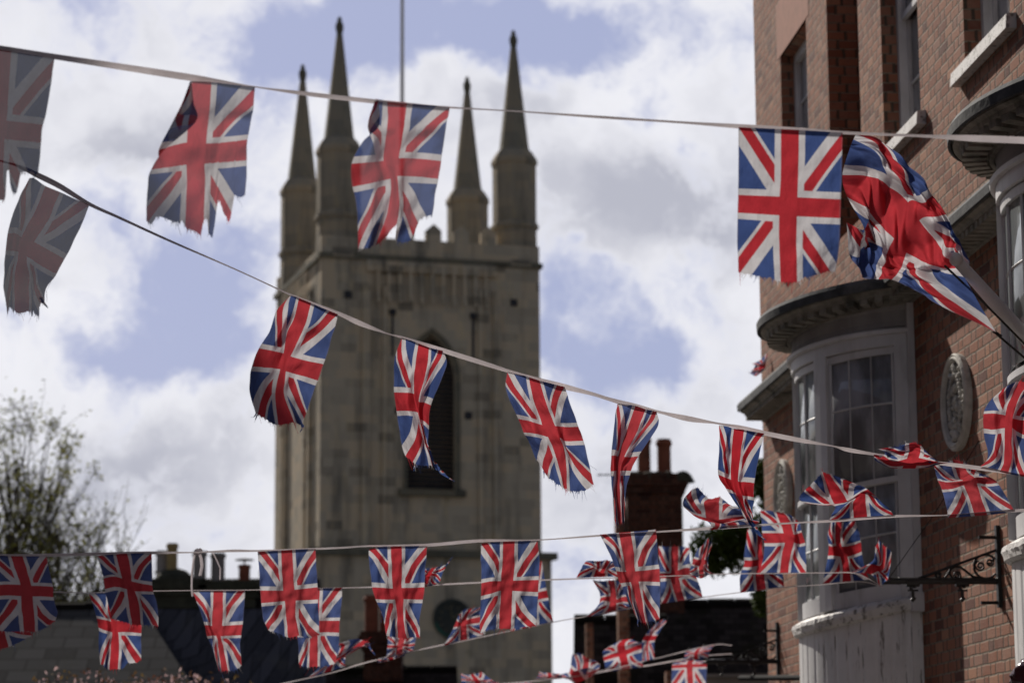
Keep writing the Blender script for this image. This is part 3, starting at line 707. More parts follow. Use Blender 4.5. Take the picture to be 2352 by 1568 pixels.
# ------------------------------------------------------------------ roofs and chimneys
def roof_uv(mb, a, b, c, d):
    """a,b ridge ends, c,d eave ends (b->c); returns uv for the four new verts"""
    k = len(mb.v); mb.add([a, b, c, d], [(0, 1, 2, 3)])
    A, Bv, Cv, Dv = map(Vector, (a, b, c, d)); u = (Bv - A).normalized(); res = []
    nrm = u.cross(Dv - A).normalized(); v = u.cross(nrm)
    for q in (A, Bv, Cv, Dv): res.append(((q - A).dot(u), (q - A).dot(v)))
    return res
def house(name, label, cat, x0, x1, Y, zr, pitch, run, tmat, wmat, group=None, ridge=True, skew=0.0):
    """ridge along x at depth Y, both slopes, gable walls"""
    h = empty(name, ((x0 + x1) / 2, Y - run, 0)); tag(h, label, cat, group); ox, oy = h.location.x, h.location.y
    ze = zr - run * math.tan(math.radians(pitch)); mb = MB(); uv = []
    uv += roof_uv(mb, (x0 - ox, Y - oy, zr), (x1 - ox, Y - oy, zr), (x1 - ox + skew, -.25, ze - .15), (x0 - ox, -.25, ze - .15))
    uv += roof_uv(mb, (x1 - ox, Y - oy + .001, zr), (x0 - ox, Y - oy + .001, zr), (x0 - ox, 2 * run + .25, ze - .15), (x1 - ox, 2 * run + .25, ze - .15))
    r = mb.build('roof', tmat, h, uvs=uv)
    if ridge:
        z = MB(); L = x1 - x0; n = int(L / .45); rnd = random.Random(int(zr * 10))
        for k in range(n):
            a = x0 - ox + L * k / n; e = rnd.uniform(-.012, .012)
            z.sweep([[(xx, Y - oy - .13, zr - .06 + e), (xx, Y - oy - .07, zr + .045 + e), (xx, Y - oy, zr + .08 + e), (xx, Y - oy + .07, zr + .045 + e), (xx, Y - oy + .13, zr - .06 + e)] for xx in (a + .006, a + L / n - .006)])
        z.build('ridge_tiles', M['tile_dark'], r)
    z = MB(); X0, X1 = x0 - ox + .12, x1 - ox - .12
    z.sweep([[(x, .1, 0), (x, .1, ze - .05), (x, run, zr - .12), (x, 2 * run - .1, ze - .05), (x, 2 * run - .1, 0)] for x in (X0, X1)])
    z.build('wall', wmat, h)
    return h, (ox, oy)
P = lambda x, y, Y: at(x, y, Y)
zr = P(200, 1392, 46)[2]
hL, _ = house('slate_roofed_house', 'house with a long grey slate roof at the lower left, below the bunting', 'building', P(-500, 1392, 46)[0], P(325, 1392, 46)[0], 46, zr, 30, 5.2, M['slate'], M['render'], skew=2.55)  # front slope's right edge skewed along the imitated shadow's diagonal
zr2 = P(500, 1337, 56)[2]
hD, (ox, oy) = house('dark_roofed_house', 'taller dark roofed house with a row of assorted chimney pots, left of the tower', 'building', P(335, 1337, 56)[0], P(735, 1337, 56)[0], 56, zr2, 42, 4.6, M['tile_dark'], M['render_dark'])
def pot(h, off, x, ytop, ybase, Y, rpx, m, cowl=False):
    c = P(x, ybase, Y); top = P(x, ytop, Y)[2]; r = rpx / FPX * Y; H_ = top - c[2] + .06
    z = MB(); z.lathe([(r * 1.02, -.1), (r * .95, .02), (r * .93, H_ * .82), (r * 1.1, H_ * .85), (r * 1.12, H_ * .93), (r * .98, H_ * .96), (r * .95, H_), (r * .7, H_), (r * .66, H_ * .7)], (c[0] - off[0], Y - off[1]), 14, c[2])
    o = z.build('chimney_pot', m, h)
    if cowl:
        z = MB(); z.tube([(c[0] - off[0], Y - off[1], top), (c[0] - off[0], Y - off[1], top + .17)], .02, 6); z.lathe([(.0, .2), (r * 1.5, .17), (r * 1.6, .15), (.02, .14)], (c[0] - off[0], Y - off[1]), 14, top); z.build('cowl', M['greypot'], o)
    return o
def stack(h, off, x0, x1, ytop, ybot, Y, m, depth=.9, cap=True):
    a, b = P(x0, ytop, Y), P(x1, ytop, Y); zb = P(x0, ybot, Y)[2]; z = MB()
    z.box(a[0] - off[0], b[0] - off[0], Y - off[1] - depth / 2, Y - off[1] + depth / 2, zb, a[2])
    if cap:
        for k, (e, q0, q1) in enumerate(((.05, -.32, -.2), (.10, -.199, -.06), (.06, -.059, .02))):
            z.box(a[0] - off[0] - e, b[0] - off[0] + e, Y - off[1] - depth / 2 - e, Y - off[1] + depth / 2 + e, a[2] + q0, a[2] + q1)
    return z.build('chimney_stack', m, h)
st = stack(hD, (ox, oy), 352, 470, 1335, 1400, 55.6, M['mortar_cap']); st2 = stack(hD, (ox, oy), 474, 590, 1340, 1400, 55.6, M['mortar_cap'])
z = MB(); c = P(400, 1338, 55.6); z.lathe([(.46, -.15), (.44, .02), (.38, .14), (.25, .25), (.1, .3), (0.01, .31)], (c[0] - ox, 55.6 - oy), 16, c[2]); z.build('mortar_cap', M['mortar_cap'], st)
z = MB()
for k in range(26):
    rnd = random.Random(k); x = 350 + rnd.random() * 245; c = P(x, 1338 + (3 if x > 470 else 0), 55.4)
    z.lathe([(.16 * rnd.uniform(.6, 1.2), -.05), (.12, .03), (.05, .08), (.005, .09)], (c[0] - ox, 55.6 + rnd.uniform(-.4, .4) - oy), 8, c[2])
z.build('moss', M['mortar_cap'], st2)
pot(hD, (ox, oy), 372, 1271, 1335, 55.7, 15, M['greypot']); pot(hD, (ox, oy), 395, 1254, 1312, 55.5, 13, M['buffpot'])
pot(hD, (ox, oy), 458, 1272, 1338, 55.5, 16, M['greypot']); pot(hD, (ox, oy), 500, 1276, 1338, 55.6, 17, M['greypot']); pot(hD, (ox, oy), 561, 1303, 1342, 55.6, 14, M['terracotta'], True)
hS = empty('added_shadow_roof', (-3, 44, 0)); tag(hS, 'added near black steep roof standing for the shadow on the grey slate roof, beside the tower', 'building')  # added roof plane, dark in place of a shadow on the slates
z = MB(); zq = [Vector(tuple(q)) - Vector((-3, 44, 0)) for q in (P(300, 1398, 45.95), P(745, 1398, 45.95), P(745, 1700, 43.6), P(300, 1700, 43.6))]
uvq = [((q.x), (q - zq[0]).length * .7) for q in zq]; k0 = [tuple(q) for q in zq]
z.add(k0 + [(q[0], q[1] + .25, q[2]) for q in k0], [(0, 1, 2, 3), (4, 7, 6, 5), (0, 4, 5, 1), (1, 5, 6, 2), (2, 6, 7, 3), (3, 7, 4, 0)]); z.build('roof', M['slate_shadow'], hS, uvs=uvq * 2)
z = MB(); z.box(zq[3].x + .3, zq[2].x - .05, zq[2].y + .4, zq[0].y + .2, 0, zq[2].z); z.build('wall', M['render_dark'], hS)
# low chimney in front of the tower
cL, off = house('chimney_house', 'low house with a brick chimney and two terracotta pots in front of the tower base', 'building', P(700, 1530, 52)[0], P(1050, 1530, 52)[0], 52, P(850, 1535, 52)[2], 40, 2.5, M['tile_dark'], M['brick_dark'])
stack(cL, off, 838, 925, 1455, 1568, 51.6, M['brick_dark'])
pot(cL, off, 853, 1374, 1452, 51.6, 17, M['terracotta']); pot(cL, off, 884, 1392, 1452, 51.7, 13, M['terracotta'])
# right: dark tiled house with the big chimney
zr3 = P(1600, 1384, 48)[2]
hR, off = house('tiled_house', 'dark tiled house with a massive brick chimney stack, between tower and brick building', 'building', P(1500, 1384, 48)[0], P(2000, 1384, 48)[0], 48, zr3, 44, 3.4, M['tile_dark'], M['brick_far'])
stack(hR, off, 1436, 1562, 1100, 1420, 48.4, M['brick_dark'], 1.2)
z = MB(); rnd = random.Random(9)
for k in range(40):
    c = P(rnd.uniform(1436, 1566), 1100, 48.4); z.lathe([(.18 * rnd.uniform(.5, 1.2), -.12), (.15, 0), (.08, .06), (.005, .08)], (c[0] - off[0], 48.4 + rnd.uniform(-.6, .3) - off[1]), 8, c[2])
z.build('moss', M['mortar_cap'], hR)
stack(hR, off, 1412, 1434, 1165, 1420, 48.5, M['brick_far'], .5, False)
pot(hR, off, 1480, 1010, 1102, 48.3, 16, M['terracotta']); pot(hR, off, 1526, 1016, 1102, 48.3, 17, M['terracotta'])
z = MB(); a = Vector(tuple(P(1436, 1090, 48.2))) - Vector((off[0], off[1], 0)); b = Vector(tuple(P(1372, 1090, 48.2))) - Vector((off[0], off[1], 0))
z.tube([a, b], .012, 5)
for q in (.15, .4, .65, .9): p = a.lerp(b, q); z.tube([p + Vector((0, -.15, 0)), p + Vector((0, .15, 0))], .008, 4)
z.tube([a, a + Vector((.1, 0, -.5))], .012, 5); z.build('aerial', M['cable'], hR)
hG, off = house('gabled_wing', 'small dark tiled wing with a brick gable, just right of the tower foot', 'building', P(1318, 1420, 46)[0], P(1530, 1420, 46)[0], 46, P(1400, 1420, 46)[2], 48, 2.2, M['tile_dark'], M['brick_far'])
z = MB(); a = P(1342, 1440, 45.6); z.box(a[0] - off[0], a[0] - off[0] + .12, .8, 1.2, 0, a[2]); a = P(1415, 1400, 45.2); z.box(a[0] - off[0], a[0] - off[0] + .18, .5, 1.0, 0, a[2]); z.build('brick_pier', M['brick_far'], hG)
z = MB(); a = P(1605, 1555, 40); b = P(1860, 1555, 40); z.box(a[0], b[0], 40, 40.25, 0, a[2]); z.box(a[0] - .05, b[0], 39.93, 40.3, a[2] + .001, a[2] + .05)
tag(z.build('shop_fascia', M['fascia']), 'plain grey brown shop fascia along the bottom edge, left of the brick corner', 'fascia')
z = MB(); a = P(1530, 1540, 41); b = P(1603, 1540, 41); z.box(a[0], b[0], 41, 41.4, 0, a[2])
tag(z.build('brick_pier', M['brick_far']), 'short piece of red brick wall beside the shop fascia', 'wall')

# ------------------------------------------------------------------ trees
def grow(rnd, z, tips, p, d, r, L, depth, spread, up=.15, kids=(2, 4)):
    n = 4; pts = [p]; q = Vector(p); dd = Vector(d)
    for i in range(n):
        dd = (dd + Vector((rnd.uniform(-1, 1), rnd.uniform(-1, 1), rnd.uniform(-.6, 1) + up)) * .16).normalized(); q = q + dd * (L / n); pts.append(q.copy())
    rr = [max(.004, r * (1 - .45 * i / n)) for i in range(n + 1)]
    z.tube(pts, rr, 5 if r > .03 else 3, False)
    if depth == 0:
        tips += pts[1:]; return
    for k in range(rnd.randint(*kids)):
        f = rnd.uniform(.35, 1.0); i = min(n - 1, int(f * n)); base = pts[i].lerp(pts[i + 1], f * n - i)
        ax = Vector((rnd.uniform(-1, 1), rnd.uniform(-1, 1), rnd.uniform(-.25, .8) + up)).normalized()
        nd_ = (dd * (1 - spread) + ax * spread).normalized()
        grow(rnd, z, tips, base, nd_, r * rnd.uniform(.45, .62), L * rnd.uniform(.58, .82), depth - 1, spread, up, kids)
    tips += pts[3:]
def leaves(rnd, tips, per, spread, size, keep=1.0, fold=.3):
    z = MB(); vs = []; fs = []
    for t in tips:
        if rnd.random() > keep: continue
        for _ in range(per):
            c = t + Vector((rnd.gauss(0, spread), rnd.gauss(0, spread), rnd.gauss(0, spread)))
            a = Vector((rnd.uniform(-1, 1), rnd.uniform(-1, 1), rnd.uniform(-1, 1))).normalized(); b = a.orthogonal().normalized(); s = size * rnd.uniform(.5, 1.2)
            k = len(vs); vs += [tuple(c - a * s), tuple(c + b * s * .45 + a * s * .1), tuple(c + a * s), tuple(c - b * s * .45 + a * s * .1)]; fs.append((k, k + 1, k + 2, k + 3))
    z.v = vs; z.f = fs; return z
rnd = random.Random(21)
c = P(70, 1700, 58); tr = empty('spring_tree', (c[0], 58, 0)); tag(tr, 'large tree just coming into small yellow green leaf, at the left edge', 'tree')
z = MB(); tips = []
z.tube([(0, 0, 0), (0.05, 0, 1.5), (.1, 0, 3.2)], [.28, .2, .17], 8, False)
for (ax, ay, az, L) in ((-.35, .1, 1, 3.3), (.5, .1, .95, 3.0), (.85, -.1, .75, 2.6), (-.8, 0, .8, 3.0), (.2, .4, 1, 3.4), (-.1, -.3, 1.1, 3.8), (.4, -.4, 1.1, 3.2), (1.0, .1, .42, 2.3), (.95, -.2, .62, 2.5), (.65, .3, 1.0, 2.8), (-.5, -.4, 1, 3.0), (.3, -.2, .7, 2.6)):
    grow(rnd, z, tips, Vector((rnd.uniform(-.1, .1), 0, rnd.uniform(2.0, 3.2))), Vector((ax, ay, az)).normalized(), .08, L * .92, 4, .5, .10, (3, 5))
cc = Vector(tuple(P(60, 1285, 58))) - Vector((c[0], 58, 0)); lp = []; tw = MB()
clumps = [Vector((rnd.gauss(0, 1), rnd.gauss(0, 1), rnd.gauss(0, 1))).normalized() * rnd.random() ** .45 for _ in range(125)]
for q in clumps:
    if q.z < -.75: continue
    p = cc + Vector((q.x * 2.2, q.y * 2.0, q.z * 3.7)); rr = rnd.uniform(.14, .34)
    base = cc + Vector((q.x * 1.3, q.y * 1.2, q.z * 2.4 - .5)); z.tube([base, base.lerp(p, .5) + Vector((rnd.uniform(-.1, .1), 0, -.06)), p], [.022, .014, .006], 4, False)
    for _ in range(int(150 * rr)):
        e = p + Vector((rnd.gauss(0, 1), rnd.gauss(0, 1), rnd.gauss(0, 1.25))) * rr * .62; lp.append(e)
        if rnd.random() < .45: z.tube([p.lerp(e, .1), e + (e - p) * .25], [.006, .003], 3, False)
z.build('trunk', M['bark'], tr)
leaves(rnd, lp + [t for t in tips if rnd.random() < .4], 1, .04, .062, 1).build('crown', M['leaf_spring'], tr)
# evergreen reaching past the brick corner
rnd = random.Random(5)
c = P(1790, 1500, 36); tr = empty('evergreen_tree', (c[0], 36, 0)); tag(tr, 'dark green broadleaved tree reaching out from behind the brick building', 'tree')
z = MB(); z.tube([(0, 0, 0), (-.05, 0, 2.2), (0, 0, 4.2), (.05, 0, 5.2)], [.16, .13, .09, .04], 8, False)
cl = []
for (x, y, Y, r) in ((1622, 1245, 36, .17), (1612, 1285, 36, .13), (1655, 1272, 36.1, .2), (1665, 1232, 36, .17), (1690, 1215, 36, .2), (1712, 1250, 36.1, .2), (1690, 1275, 36.2, .19), (1738, 1225, 36, .2), (1745, 1268, 36.2, .19), (1640, 1296, 36, .1), (1742, 1095, 36, .10), (1745, 1125, 36, .08), (1747, 1075, 36, .06), (1748, 1372, 36, .08), (1752, 1392, 36, .06), (1770, 1180, 36.4, .3), (1780, 1100, 36.4, .28)):
    q = Vector(tuple(P(x, y, Y))) - Vector((c[0], 36, 0)); cl.append((q, r)); st_ = Vector((0, 0, max(2.0, min(5, q.z - .25))))
    z.tube([st_, st_.lerp(q, .5) + Vector((0, 0, .04)), q], [.02, .013, .005], 5, False)
z.build('trunk', M['bark'], tr)
tp = []
for q, r in cl:
    r *= 1.25
    for _ in range(int(12 + 330 * r)):
        d = Vector((rnd.gauss(0, 1), rnd.gauss(0, 1), rnd.gauss(0, 1))).normalized() * r * rnd.random() ** .4; tp.append(q + d)
leaves(rnd, tp, 4, .045, .055).build('crown', M['leaf_dark'], tr)
# blossom at the bottom left
rnd = random.Random(8)
c = P(330, 1700, 26); tr = empty('blossom_tree', (c[0], 26, 0)); tag(tr, 'top of a pink blossoming cherry with bronze young leaves, at the bottom left edge', 'tree')
z = MB(); tips = []; z.tube([(0, 0, 0), (0, 0, 1.5)], [.09, .07], 7, False); pk = []
for (x, y) in ((125, 1548), (150, 1562), (225, 1535), (245, 1552), (320, 1556), (345, 1566), (360, 1548), (390, 1555), (415, 1540), (430, 1562), (300, 1572), (190, 1572), (470, 1560), (80, 1572), (520, 1566), (268, 1564), (455, 1575), (110, 1560)):
    q = Vector(tuple(P(x, y + 12, 26 + rnd.uniform(-.3, .3)))) - Vector((c[0], 26, 0)); pk.append(q)
    z.tube([(0, 0, 1.4), Vector((q.x * .6, q.y, 1.4 + (q.z - 1.4) * .5)), q + Vector((0, 0, .05))], [.03, .015, .004], 5, False)
z.build('trunk', M['bark'], tr)
leaves(rnd, [q + Vector((rnd.gauss(0, .06), rnd.gauss(0, .06), rnd.gauss(0, .035))) for q in pk for _ in range(5)], 3, .02, .024).build('blossom', M['blossom'], tr)
leaves(rnd, [q + Vector((rnd.gauss(0, .08), rnd.gauss(0, .06), rnd.gauss(0, .05))) for q in pk for _ in range(7)], 2, .02, .028).build('leaves', M['leaf_bronze'], tr)
# ------------------------------------------------------------------ bunting
FS = FPX / 0.91875                               # focal length in 2560-wide pixels
def depth_fn(tab):
    xs_, ys_ = zip(*tab); return lambda x: float(np.interp(x, xs_, ys_))
DEP = {1: depth_fn([(-200, 7.4), (2800, 8.0)]), 2: depth_fn([(0, 8.6), (2800, 11.1)]), 3: depth_fn([(-300, 14.2), (2800, 12.0)]),
       4: depth_fn([(-300, 14.6), (1200, 14.9), (2210, 15.7)]), 5: depth_fn([(500, 18.8), (1250, 18.2), (1900, 16.7), (2210, 15.7)]),
       6: depth_fn([(1000, 21.5), (1900, 23.5)]), 7: depth_fn([(1000, 22.2), (1900, 24.0)])}
def cr1(P4, t):
    p0, p1, p2, p3 = P4
    return .5 * ((2 * p1) + (-p0 + p2) * t + (2 * p0 - 5 * p1 + 4 * p2 - p3) * t * t + (-p0 + 3 * p1 - 3 * p2 + p3) * t ** 3)
def pad(A, ax):
    A = np.moveaxis(A, ax, 0); A = np.concatenate([[2 * A[0] - A[1]], A, [2 * A[-1] - A[-2]], [3 * A[-1] - 2 * A[-2]]]); return np.moveaxis(A, 0, ax)
def px2world(px, py, Y):
    x = px * .91875; y = py * .91875
    r = FW[None, None, :] + RTV * ((x - 1176) / FPX)[..., None] - UPV * ((y - 784) / FPX)[..., None]
    return CAM + r * (Y / r[..., 1])[..., None]
FLAGS = []
def flag(label, row, org, net, us=(0, .2, .415, .585, .8, 1), vs=(0, .25, .44, .56, .75, 1), pat='A', prof=None, m='flag', sgn=1, tails=(), W=.30, Hh=.42,
         res=None, sc=4.0, vfold=.35, Y=None, group='union flags hanging on the bunting', seed=0, crumple=0, fr=.012, fringe=True, cat='flag', wr=.0045):
    rnd = np.random.RandomState(seed + len(FLAGS) * 7 + 1)
    us = np.array(us, float); vs = np.array(vs, float); nu, nv = len(us), len(vs)
    C = np.zeros((nv, nu, 3))
    for j in range(nv):
        for i in range(nu):
            q = net[j][i]; C[j, i, 0] = org[0] + q[0] / sc; C[j, i, 1] = org[1] + q[1] / sc; C[j, i, 2] = q[2] if len(q) > 2 else 0
    Y0 = Y if Y is not None else DEP[row](C[0, :, 0].mean()); pm = FS / Y0
    dzm = C[..., 2].copy(); Z = np.zeros((nv, nu))
    for j in range(nv):
        z = [0]
        for i in range(nu - 1):
            Ln = (us[i + 1] - us[i]) * W * pm; d = math.hypot(*(C[j, i + 1, :2] - C[j, i, :2]))
            z.append(z[-1] + min(.09, math.sqrt(max(0, Ln * Ln - d * d)) / pm * .8) * (1 if i % 2 == 0 else -1) * sgn)
        z = np.array(z); Z[j] += (z - z.mean()) * (.12 if vs[j] == 0 else min(1, .3 + 2.5 * vs[j]))
    for i in range(nu):
        z = 0
        for j in range(1, nv):
            Ln = (vs[j] - vs[j - 1]) * Hh * pm; d = math.hypot(*(C[j, i, :2] - C[j - 1, i, :2]))
            z += min(.12, math.sqrt(max(0, Ln * Ln - d * d)) / pm) * (1 if j % 2 else -1) * vfold; Z[j, i] += z
    C[..., 2] = Y0 + Z + dzm
    if Y is None:
        C[..., 2] += (np.array([[DEP[row](x) for x in r] for r in C[..., 0]]) - Y0) * .8
    size = abs(C[-1, :, 1].mean() - C[0, :, 1].mean()) + 60
    if res is None: res = (48, 56) if row in (1, 2, 3) else (30, 34)
    nU, nV = res
    u = np.linspace(0, 1, nU + 1); vmax = np.interp(u, *zip(*(prof or [(0, 1), (1, 1)])))
    if prof is not None or fringe: vmax = vmax + rnd.uniform(-fr, fr * .5, nU + 1)
    t = np.linspace(0, 1, nV + 1)
    U = np.tile(u, (nV + 1, 1)); V = t[:, None] * vmax[None, :]
    def idx(val, knots):
        k = np.interp(val, knots, np.arange(len(knots))); over = np.maximum(0, val - knots[-1]); return k + over / (knots[-1] - knots[-2])
    IU, IV = idx(U, us), idx(V, vs)
    A = pad(pad(C, 0), 1)
    iu = np.minimum(np.floor(IU).astype(int), nu - 1); iv = np.minimum(np.floor(IV).astype(int), nv - 1)
    tu = (IU - iu)[..., None]; tv = (IV - iv)[..., None]
    rows = [cr1([A[iv + a, iu + b] for b in range(4)], tu) for a in range(4)]
    Q = cr1(rows, tv)
    ph = rnd.uniform(0, 6.28, 6)
    wv = (np.sin(U * 17 + V * 5 + ph[0]) + np.sin(V * 21 - U * 9 + ph[1]) + .7 * np.sin(U * 34 + V * 17 + ph[2]) + .6 * np.sin(V * 41 + U * 13 + ph[3])) * wr * (W / .3)
    if crumple:
        r1 = np.abs(np.sin(U * 9 + V * 13 + 1.2 * np.sin(V * 9))) + .8 * np.abs(np.sin(U * 15 - V * 11 + 1.5 * np.sin(U * 7))) + .5 * np.abs(np.sin(U * 27 + V * 19 + np.sin(V * 23)))
        wv = wv + (r1 - 1.3) * crumple
    Q[..., 2] += wv * np.minimum(1, V * 5)
    Q[..., 0] += wv * pm * .25 * np.minimum(1, V * 5) * np.sin(ph[4] + V * 6)
    Wd = px2world(Q[..., 0], Q[..., 1], Q[..., 2])
    verts = Wd.reshape(-1, 3); uvx = U if pat == 'A' else 1 - U
    uvs = np.stack([uvx, V], -1).reshape(-1, 2)
    n1 = nU + 1
    fs = [(j * n1 + i, j * n1 + i + 1, (j + 1) * n1 + i + 1, (j + 1) * n1 + i) for j in range(nV) for i in range(nU)]
    verts = verts.tolist(); uvs = uvs.tolist()
    if fringe:
        nf = int(nU * 1.6)
        for k in range(nf):
            i = rnd.randint(0, nU); f = rnd.rand(); e0, e1 = Wd[-1, i], Wd[-1, i + 1]; p = e0 * (1 - f) + e1 * f
            dn = (Wd[-1, i] - Wd[-4, i]); dn = dn / (np.linalg.norm(dn) + 1e-9); al = (e1 - e0); al = al / (np.linalg.norm(al) + 1e-9)
            L = rnd.uniform(.003, .014) if rnd.rand() < .9 else rnd.uniform(.015, .045)
            wdt = .0011; dn = dn + al * rnd.uniform(-.5, .5) + rnd.uniform(-.3, .3, 3)
            b = len(verts); verts += [list(p - al * wdt), list(p + al * wdt), list(p + dn * L + al * wdt * .3), list(p + dn * L - al * wdt * .3)]
            uv = [float(uvx[-1, i]), float(V[-1, i])]; uvs += [uv] * 4; fs.append((b, b + 1, b + 2, b + 3))
    for tl in tails:
        tl = np.array([(org[0] + a / sc, org[1] + b_ / sc, w_) for a, b_, w_ in tl]); Yt = C[-1, :, 2].mean() - .01
        fine = []
        for k in range(len(tl) - 1):
            for q in np.linspace(0, 1, 6, endpoint=False): fine.append(tl[k] * (1 - q) + tl[k + 1] * q)
        fine.append(tl[-1]); prev = None
        for k, (a, b_, w_) in enumerate(fine):
            w_ = w_ / sc / 2 * rnd.uniform(.6, 1.3); c1 = atS(a - w_, b_ + w_ * .4, Yt + rnd.uniform(-.006, .006)); c2 = atS(a + w_, b_ - w_ * .4, Yt)
            b0 = len(verts); verts += [list(c1), list(c2)]; uvs += [[.30, .06], [.48 if k % 7 < 2 else .30, .06]]
            if prev is not None: fs.append((prev, prev + 1, b0 + 1, b0))
            prev = b0
    me = bpy.data.meshes.new('union_flag'); me.from_pydata(verts, [], fs); me.update(); me.materials.append(M[m])
    l = me.uv_layers.new(name='UVMap'); vi = np.zeros(len(me.loops), dtype=np.int32); me.loops.foreach_get('vertex_index', vi)
    l.data.foreach_set('uv', np.asarray(uvs, dtype=np.float32)[vi].ravel()); me.polygons.foreach_set('use_smooth', [True] * len(me.polygons))
    # origin at the middle of the hem
    o = bpy.data.objects.new('union_flag' if cat == 'flag' else cat, me); COL.objects.link(o)
    c = Vector(Wd[0, nU // 2]); me.transform(Matrix.Translation(-c)); o.location = c
    tag(o, label, cat, group); FLAGS.append(o); return o

def tape(label, row, pts):
    pts = np.array([(x, y, w_) for x, y, w_ in pts], float); A = np.concatenate([[2 * pts[0] - pts[1]], pts, [2 * pts[-1] - pts[-2]]])
    fine = []
    for k in range(len(pts) - 1):
        for t in np.linspace(0, 1, 7, endpoint=False): fine.append(cr1([A[k], A[k + 1], A[k + 2], A[k + 3]], t))
    fine.append(pts[-1]); fine = np.array(fine); mb = MB(); rings = []
    for k, (x, y, w_) in enumerate(fine):
        a = fine[max(0, k - 1)]; b = fine[min(len(fine) - 1, k + 1)]; d = b[:2] - a[:2]; d /= np.hypot(*d); nx, ny = -d[1], d[0]
        Y = DEP[row](x) + .004; pm = FS / Y; hw = min(.0124, max(1.0, w_ * {1: 1.15, 2: 1.15, 3: .95}.get(row, .7)) / 2 / pm); dz_ = math.sqrt(.0125 ** 2 - hw ** 2); hp = hw * pm
        mid = .0012
        rings.append([tuple(atS(x - nx * hp, y - ny * hp, Y - dz_)), tuple(atS(x, y, Y + mid)), tuple(atS(x + nx * hp, y + ny * hp, Y + dz_)), tuple(atS(x, y, Y + mid + .001))])
    mb.sweep(rings, True, True)
    o = mb.build('bunting_tape', M['tape'], smooth=False); tag(o, label, 'ribbon', 'white tapes that carry the bunting'); return o

tape('topmost white tape crossing the whole picture, carrying the largest flags', 1, [(-1500, -90, 10), (-700, 25, 8), (-120, 104, 12), (0, 121, 12), (136, 142, 12), (300, 167, 14), (475, 194, 15), (545, 203, 8), (640, 218, 3), (760, 234, 9), (880, 248, 10), (1000, 260, 8), (1125, 269, 4), (1300, 279, 3), (1500, 293, 6), (1700, 306, 5), (1845, 316, 10), (1980, 325, 12), (2107, 332, 7), (2300, 340, 6), (2430, 346, 14), (2560, 351, 15), (2800, 360, 12), (3500, 385, 12)])
tape('second white tape, slanting down from upper left past the tower to the right edge', 2, [(-1100, 60, 8), (-300, 330, 6), (0, 402, 4), (55, 420, 8), (94, 438, 12), (150, 466, 12), (225, 511, 8), (300, 545, 6), (420, 600, 5), (588, 673, 3), (690, 720, 3), (728, 737, 4), (845, 783, 8), (900, 808, 11), (970, 834, 3), (1005, 843, 5), (1105, 875, 10), (1200, 905, 10), (1280, 930, 7), (1345, 948, 8), (1410, 966, 12), (1480, 984, 8), (1525, 998, 8), (1590, 1016, 12), (1650, 1030, 6), (1720, 1046, 12), (1795, 1058, 4), (1850, 1068, 9), (1920, 1084, 10), (2000, 1100, 10), (2080, 1114, 3), (2120, 1124, 9), (2180, 1134, 6), (2275, 1148, 5), (2370, 1160, 8), (2450, 1170, 9), (2560, 1188, 4), (2720, 1212, 8), (3100, 1270, 8)])
tape('third white tape, nearly level across the lower picture, in front of the tower base', 3, [(-1200, 1380, 6), (-120, 1389, 8), (0, 1388, 7), (120, 1387, 8), (240, 1384, 8), (378, 1381, 8), (487, 1380, 3), (580, 1376, 7), (645, 1376, 5), (790, 1371, 5), (860, 1368, 5), (925, 1364, 4), (1065, 1362, 8), (1200, 1351, 8), (1345, 1349, 3), (1500, 1338, 5), (1640, 1329, 4), (1775, 1320, 8), (1870, 1314, 7), (1990, 1306, 4), (2072, 1302, 7), (2234, 1290, 7), (2370, 1287, 3), (2537, 1276, 8), (2700, 1268, 6)])
tape('fourth white tape, level behind the third row, ending at the iron bracket', 4, [(-1200, 1470, 4), (-120, 1479, 4), (0, 1478, 4), (135, 1479, 4), (222, 1481, 3), (352, 1477, 3), (480, 1475, 3), (620, 1474, 3), (790, 1470, 3), (950, 1466, 5), (1100, 1460, 6), (1250, 1453, 6), (1440, 1446, 5), (1560, 1443, 4), (1700, 1438, 3), (1800, 1434, 3), (1950, 1432, 4), (2070, 1431, 3), (2130, 1431, 4), (2170, 1445, 3), (2207, 1468, 2)])
tape('fifth white tape, rising from the bottom edge to the iron bracket', 5, [(-600, 1960, 4), (560, 1740, 4), (700, 1709, 4), (830, 1680, 4), (900, 1659, 5), (967, 1642, 5), (1035, 1626, 3), (1105, 1611, 6), (1190, 1594, 4), (1280, 1575, 3), (1405, 1550, 3), (1475, 1538, 3), (1580, 1518, 3), (1652, 1507, 3), (1756, 1492, 3), (1850, 1480, 3), (1960, 1467, 3), (2050, 1461, 3), (2150, 1453, 3), (2206, 1466, 2)])
tape('sixth white tape, short and far, at the bottom under the chimney', 6, [(400, 1790, 3), (1210, 1712, 3), (1375, 1697, 3), (1500, 1680, 3), (1560, 1664, 3), (1607, 1652, 3), (1660, 1640, 3), (1712, 1627, 4), (1790, 1610, 3), (1830, 1612, 3)])
tape('seventh white tape, lowest and farthest, just above the shop fascia', 7, [(400, 1800, 3), (1200, 1716, 3), (1320, 1703, 3), (1470, 1682, 4), (1515, 1674, 4), (1607, 1664, 5), (1690, 1650, 5), (1760, 1638, 3), (1830, 1633, 3)])

cA, cB, cC, cD, cE, cF, cG, cH = (0, 110), (0, 420), (340, 196), (760, 246), (1780, 316), (500, 720), (960, 830), (1480, 990)
cK, cL, cM, cN, cO, cP, cQ, cR = (1972, 940), (0, 1315), (440, 1315), (880, 1315), (1400, 1215), (1800, 1215), (1100, 1511), (1390, 1511)
U3 = (0, .5, 1); U4 = (0, .415, .585, 1)
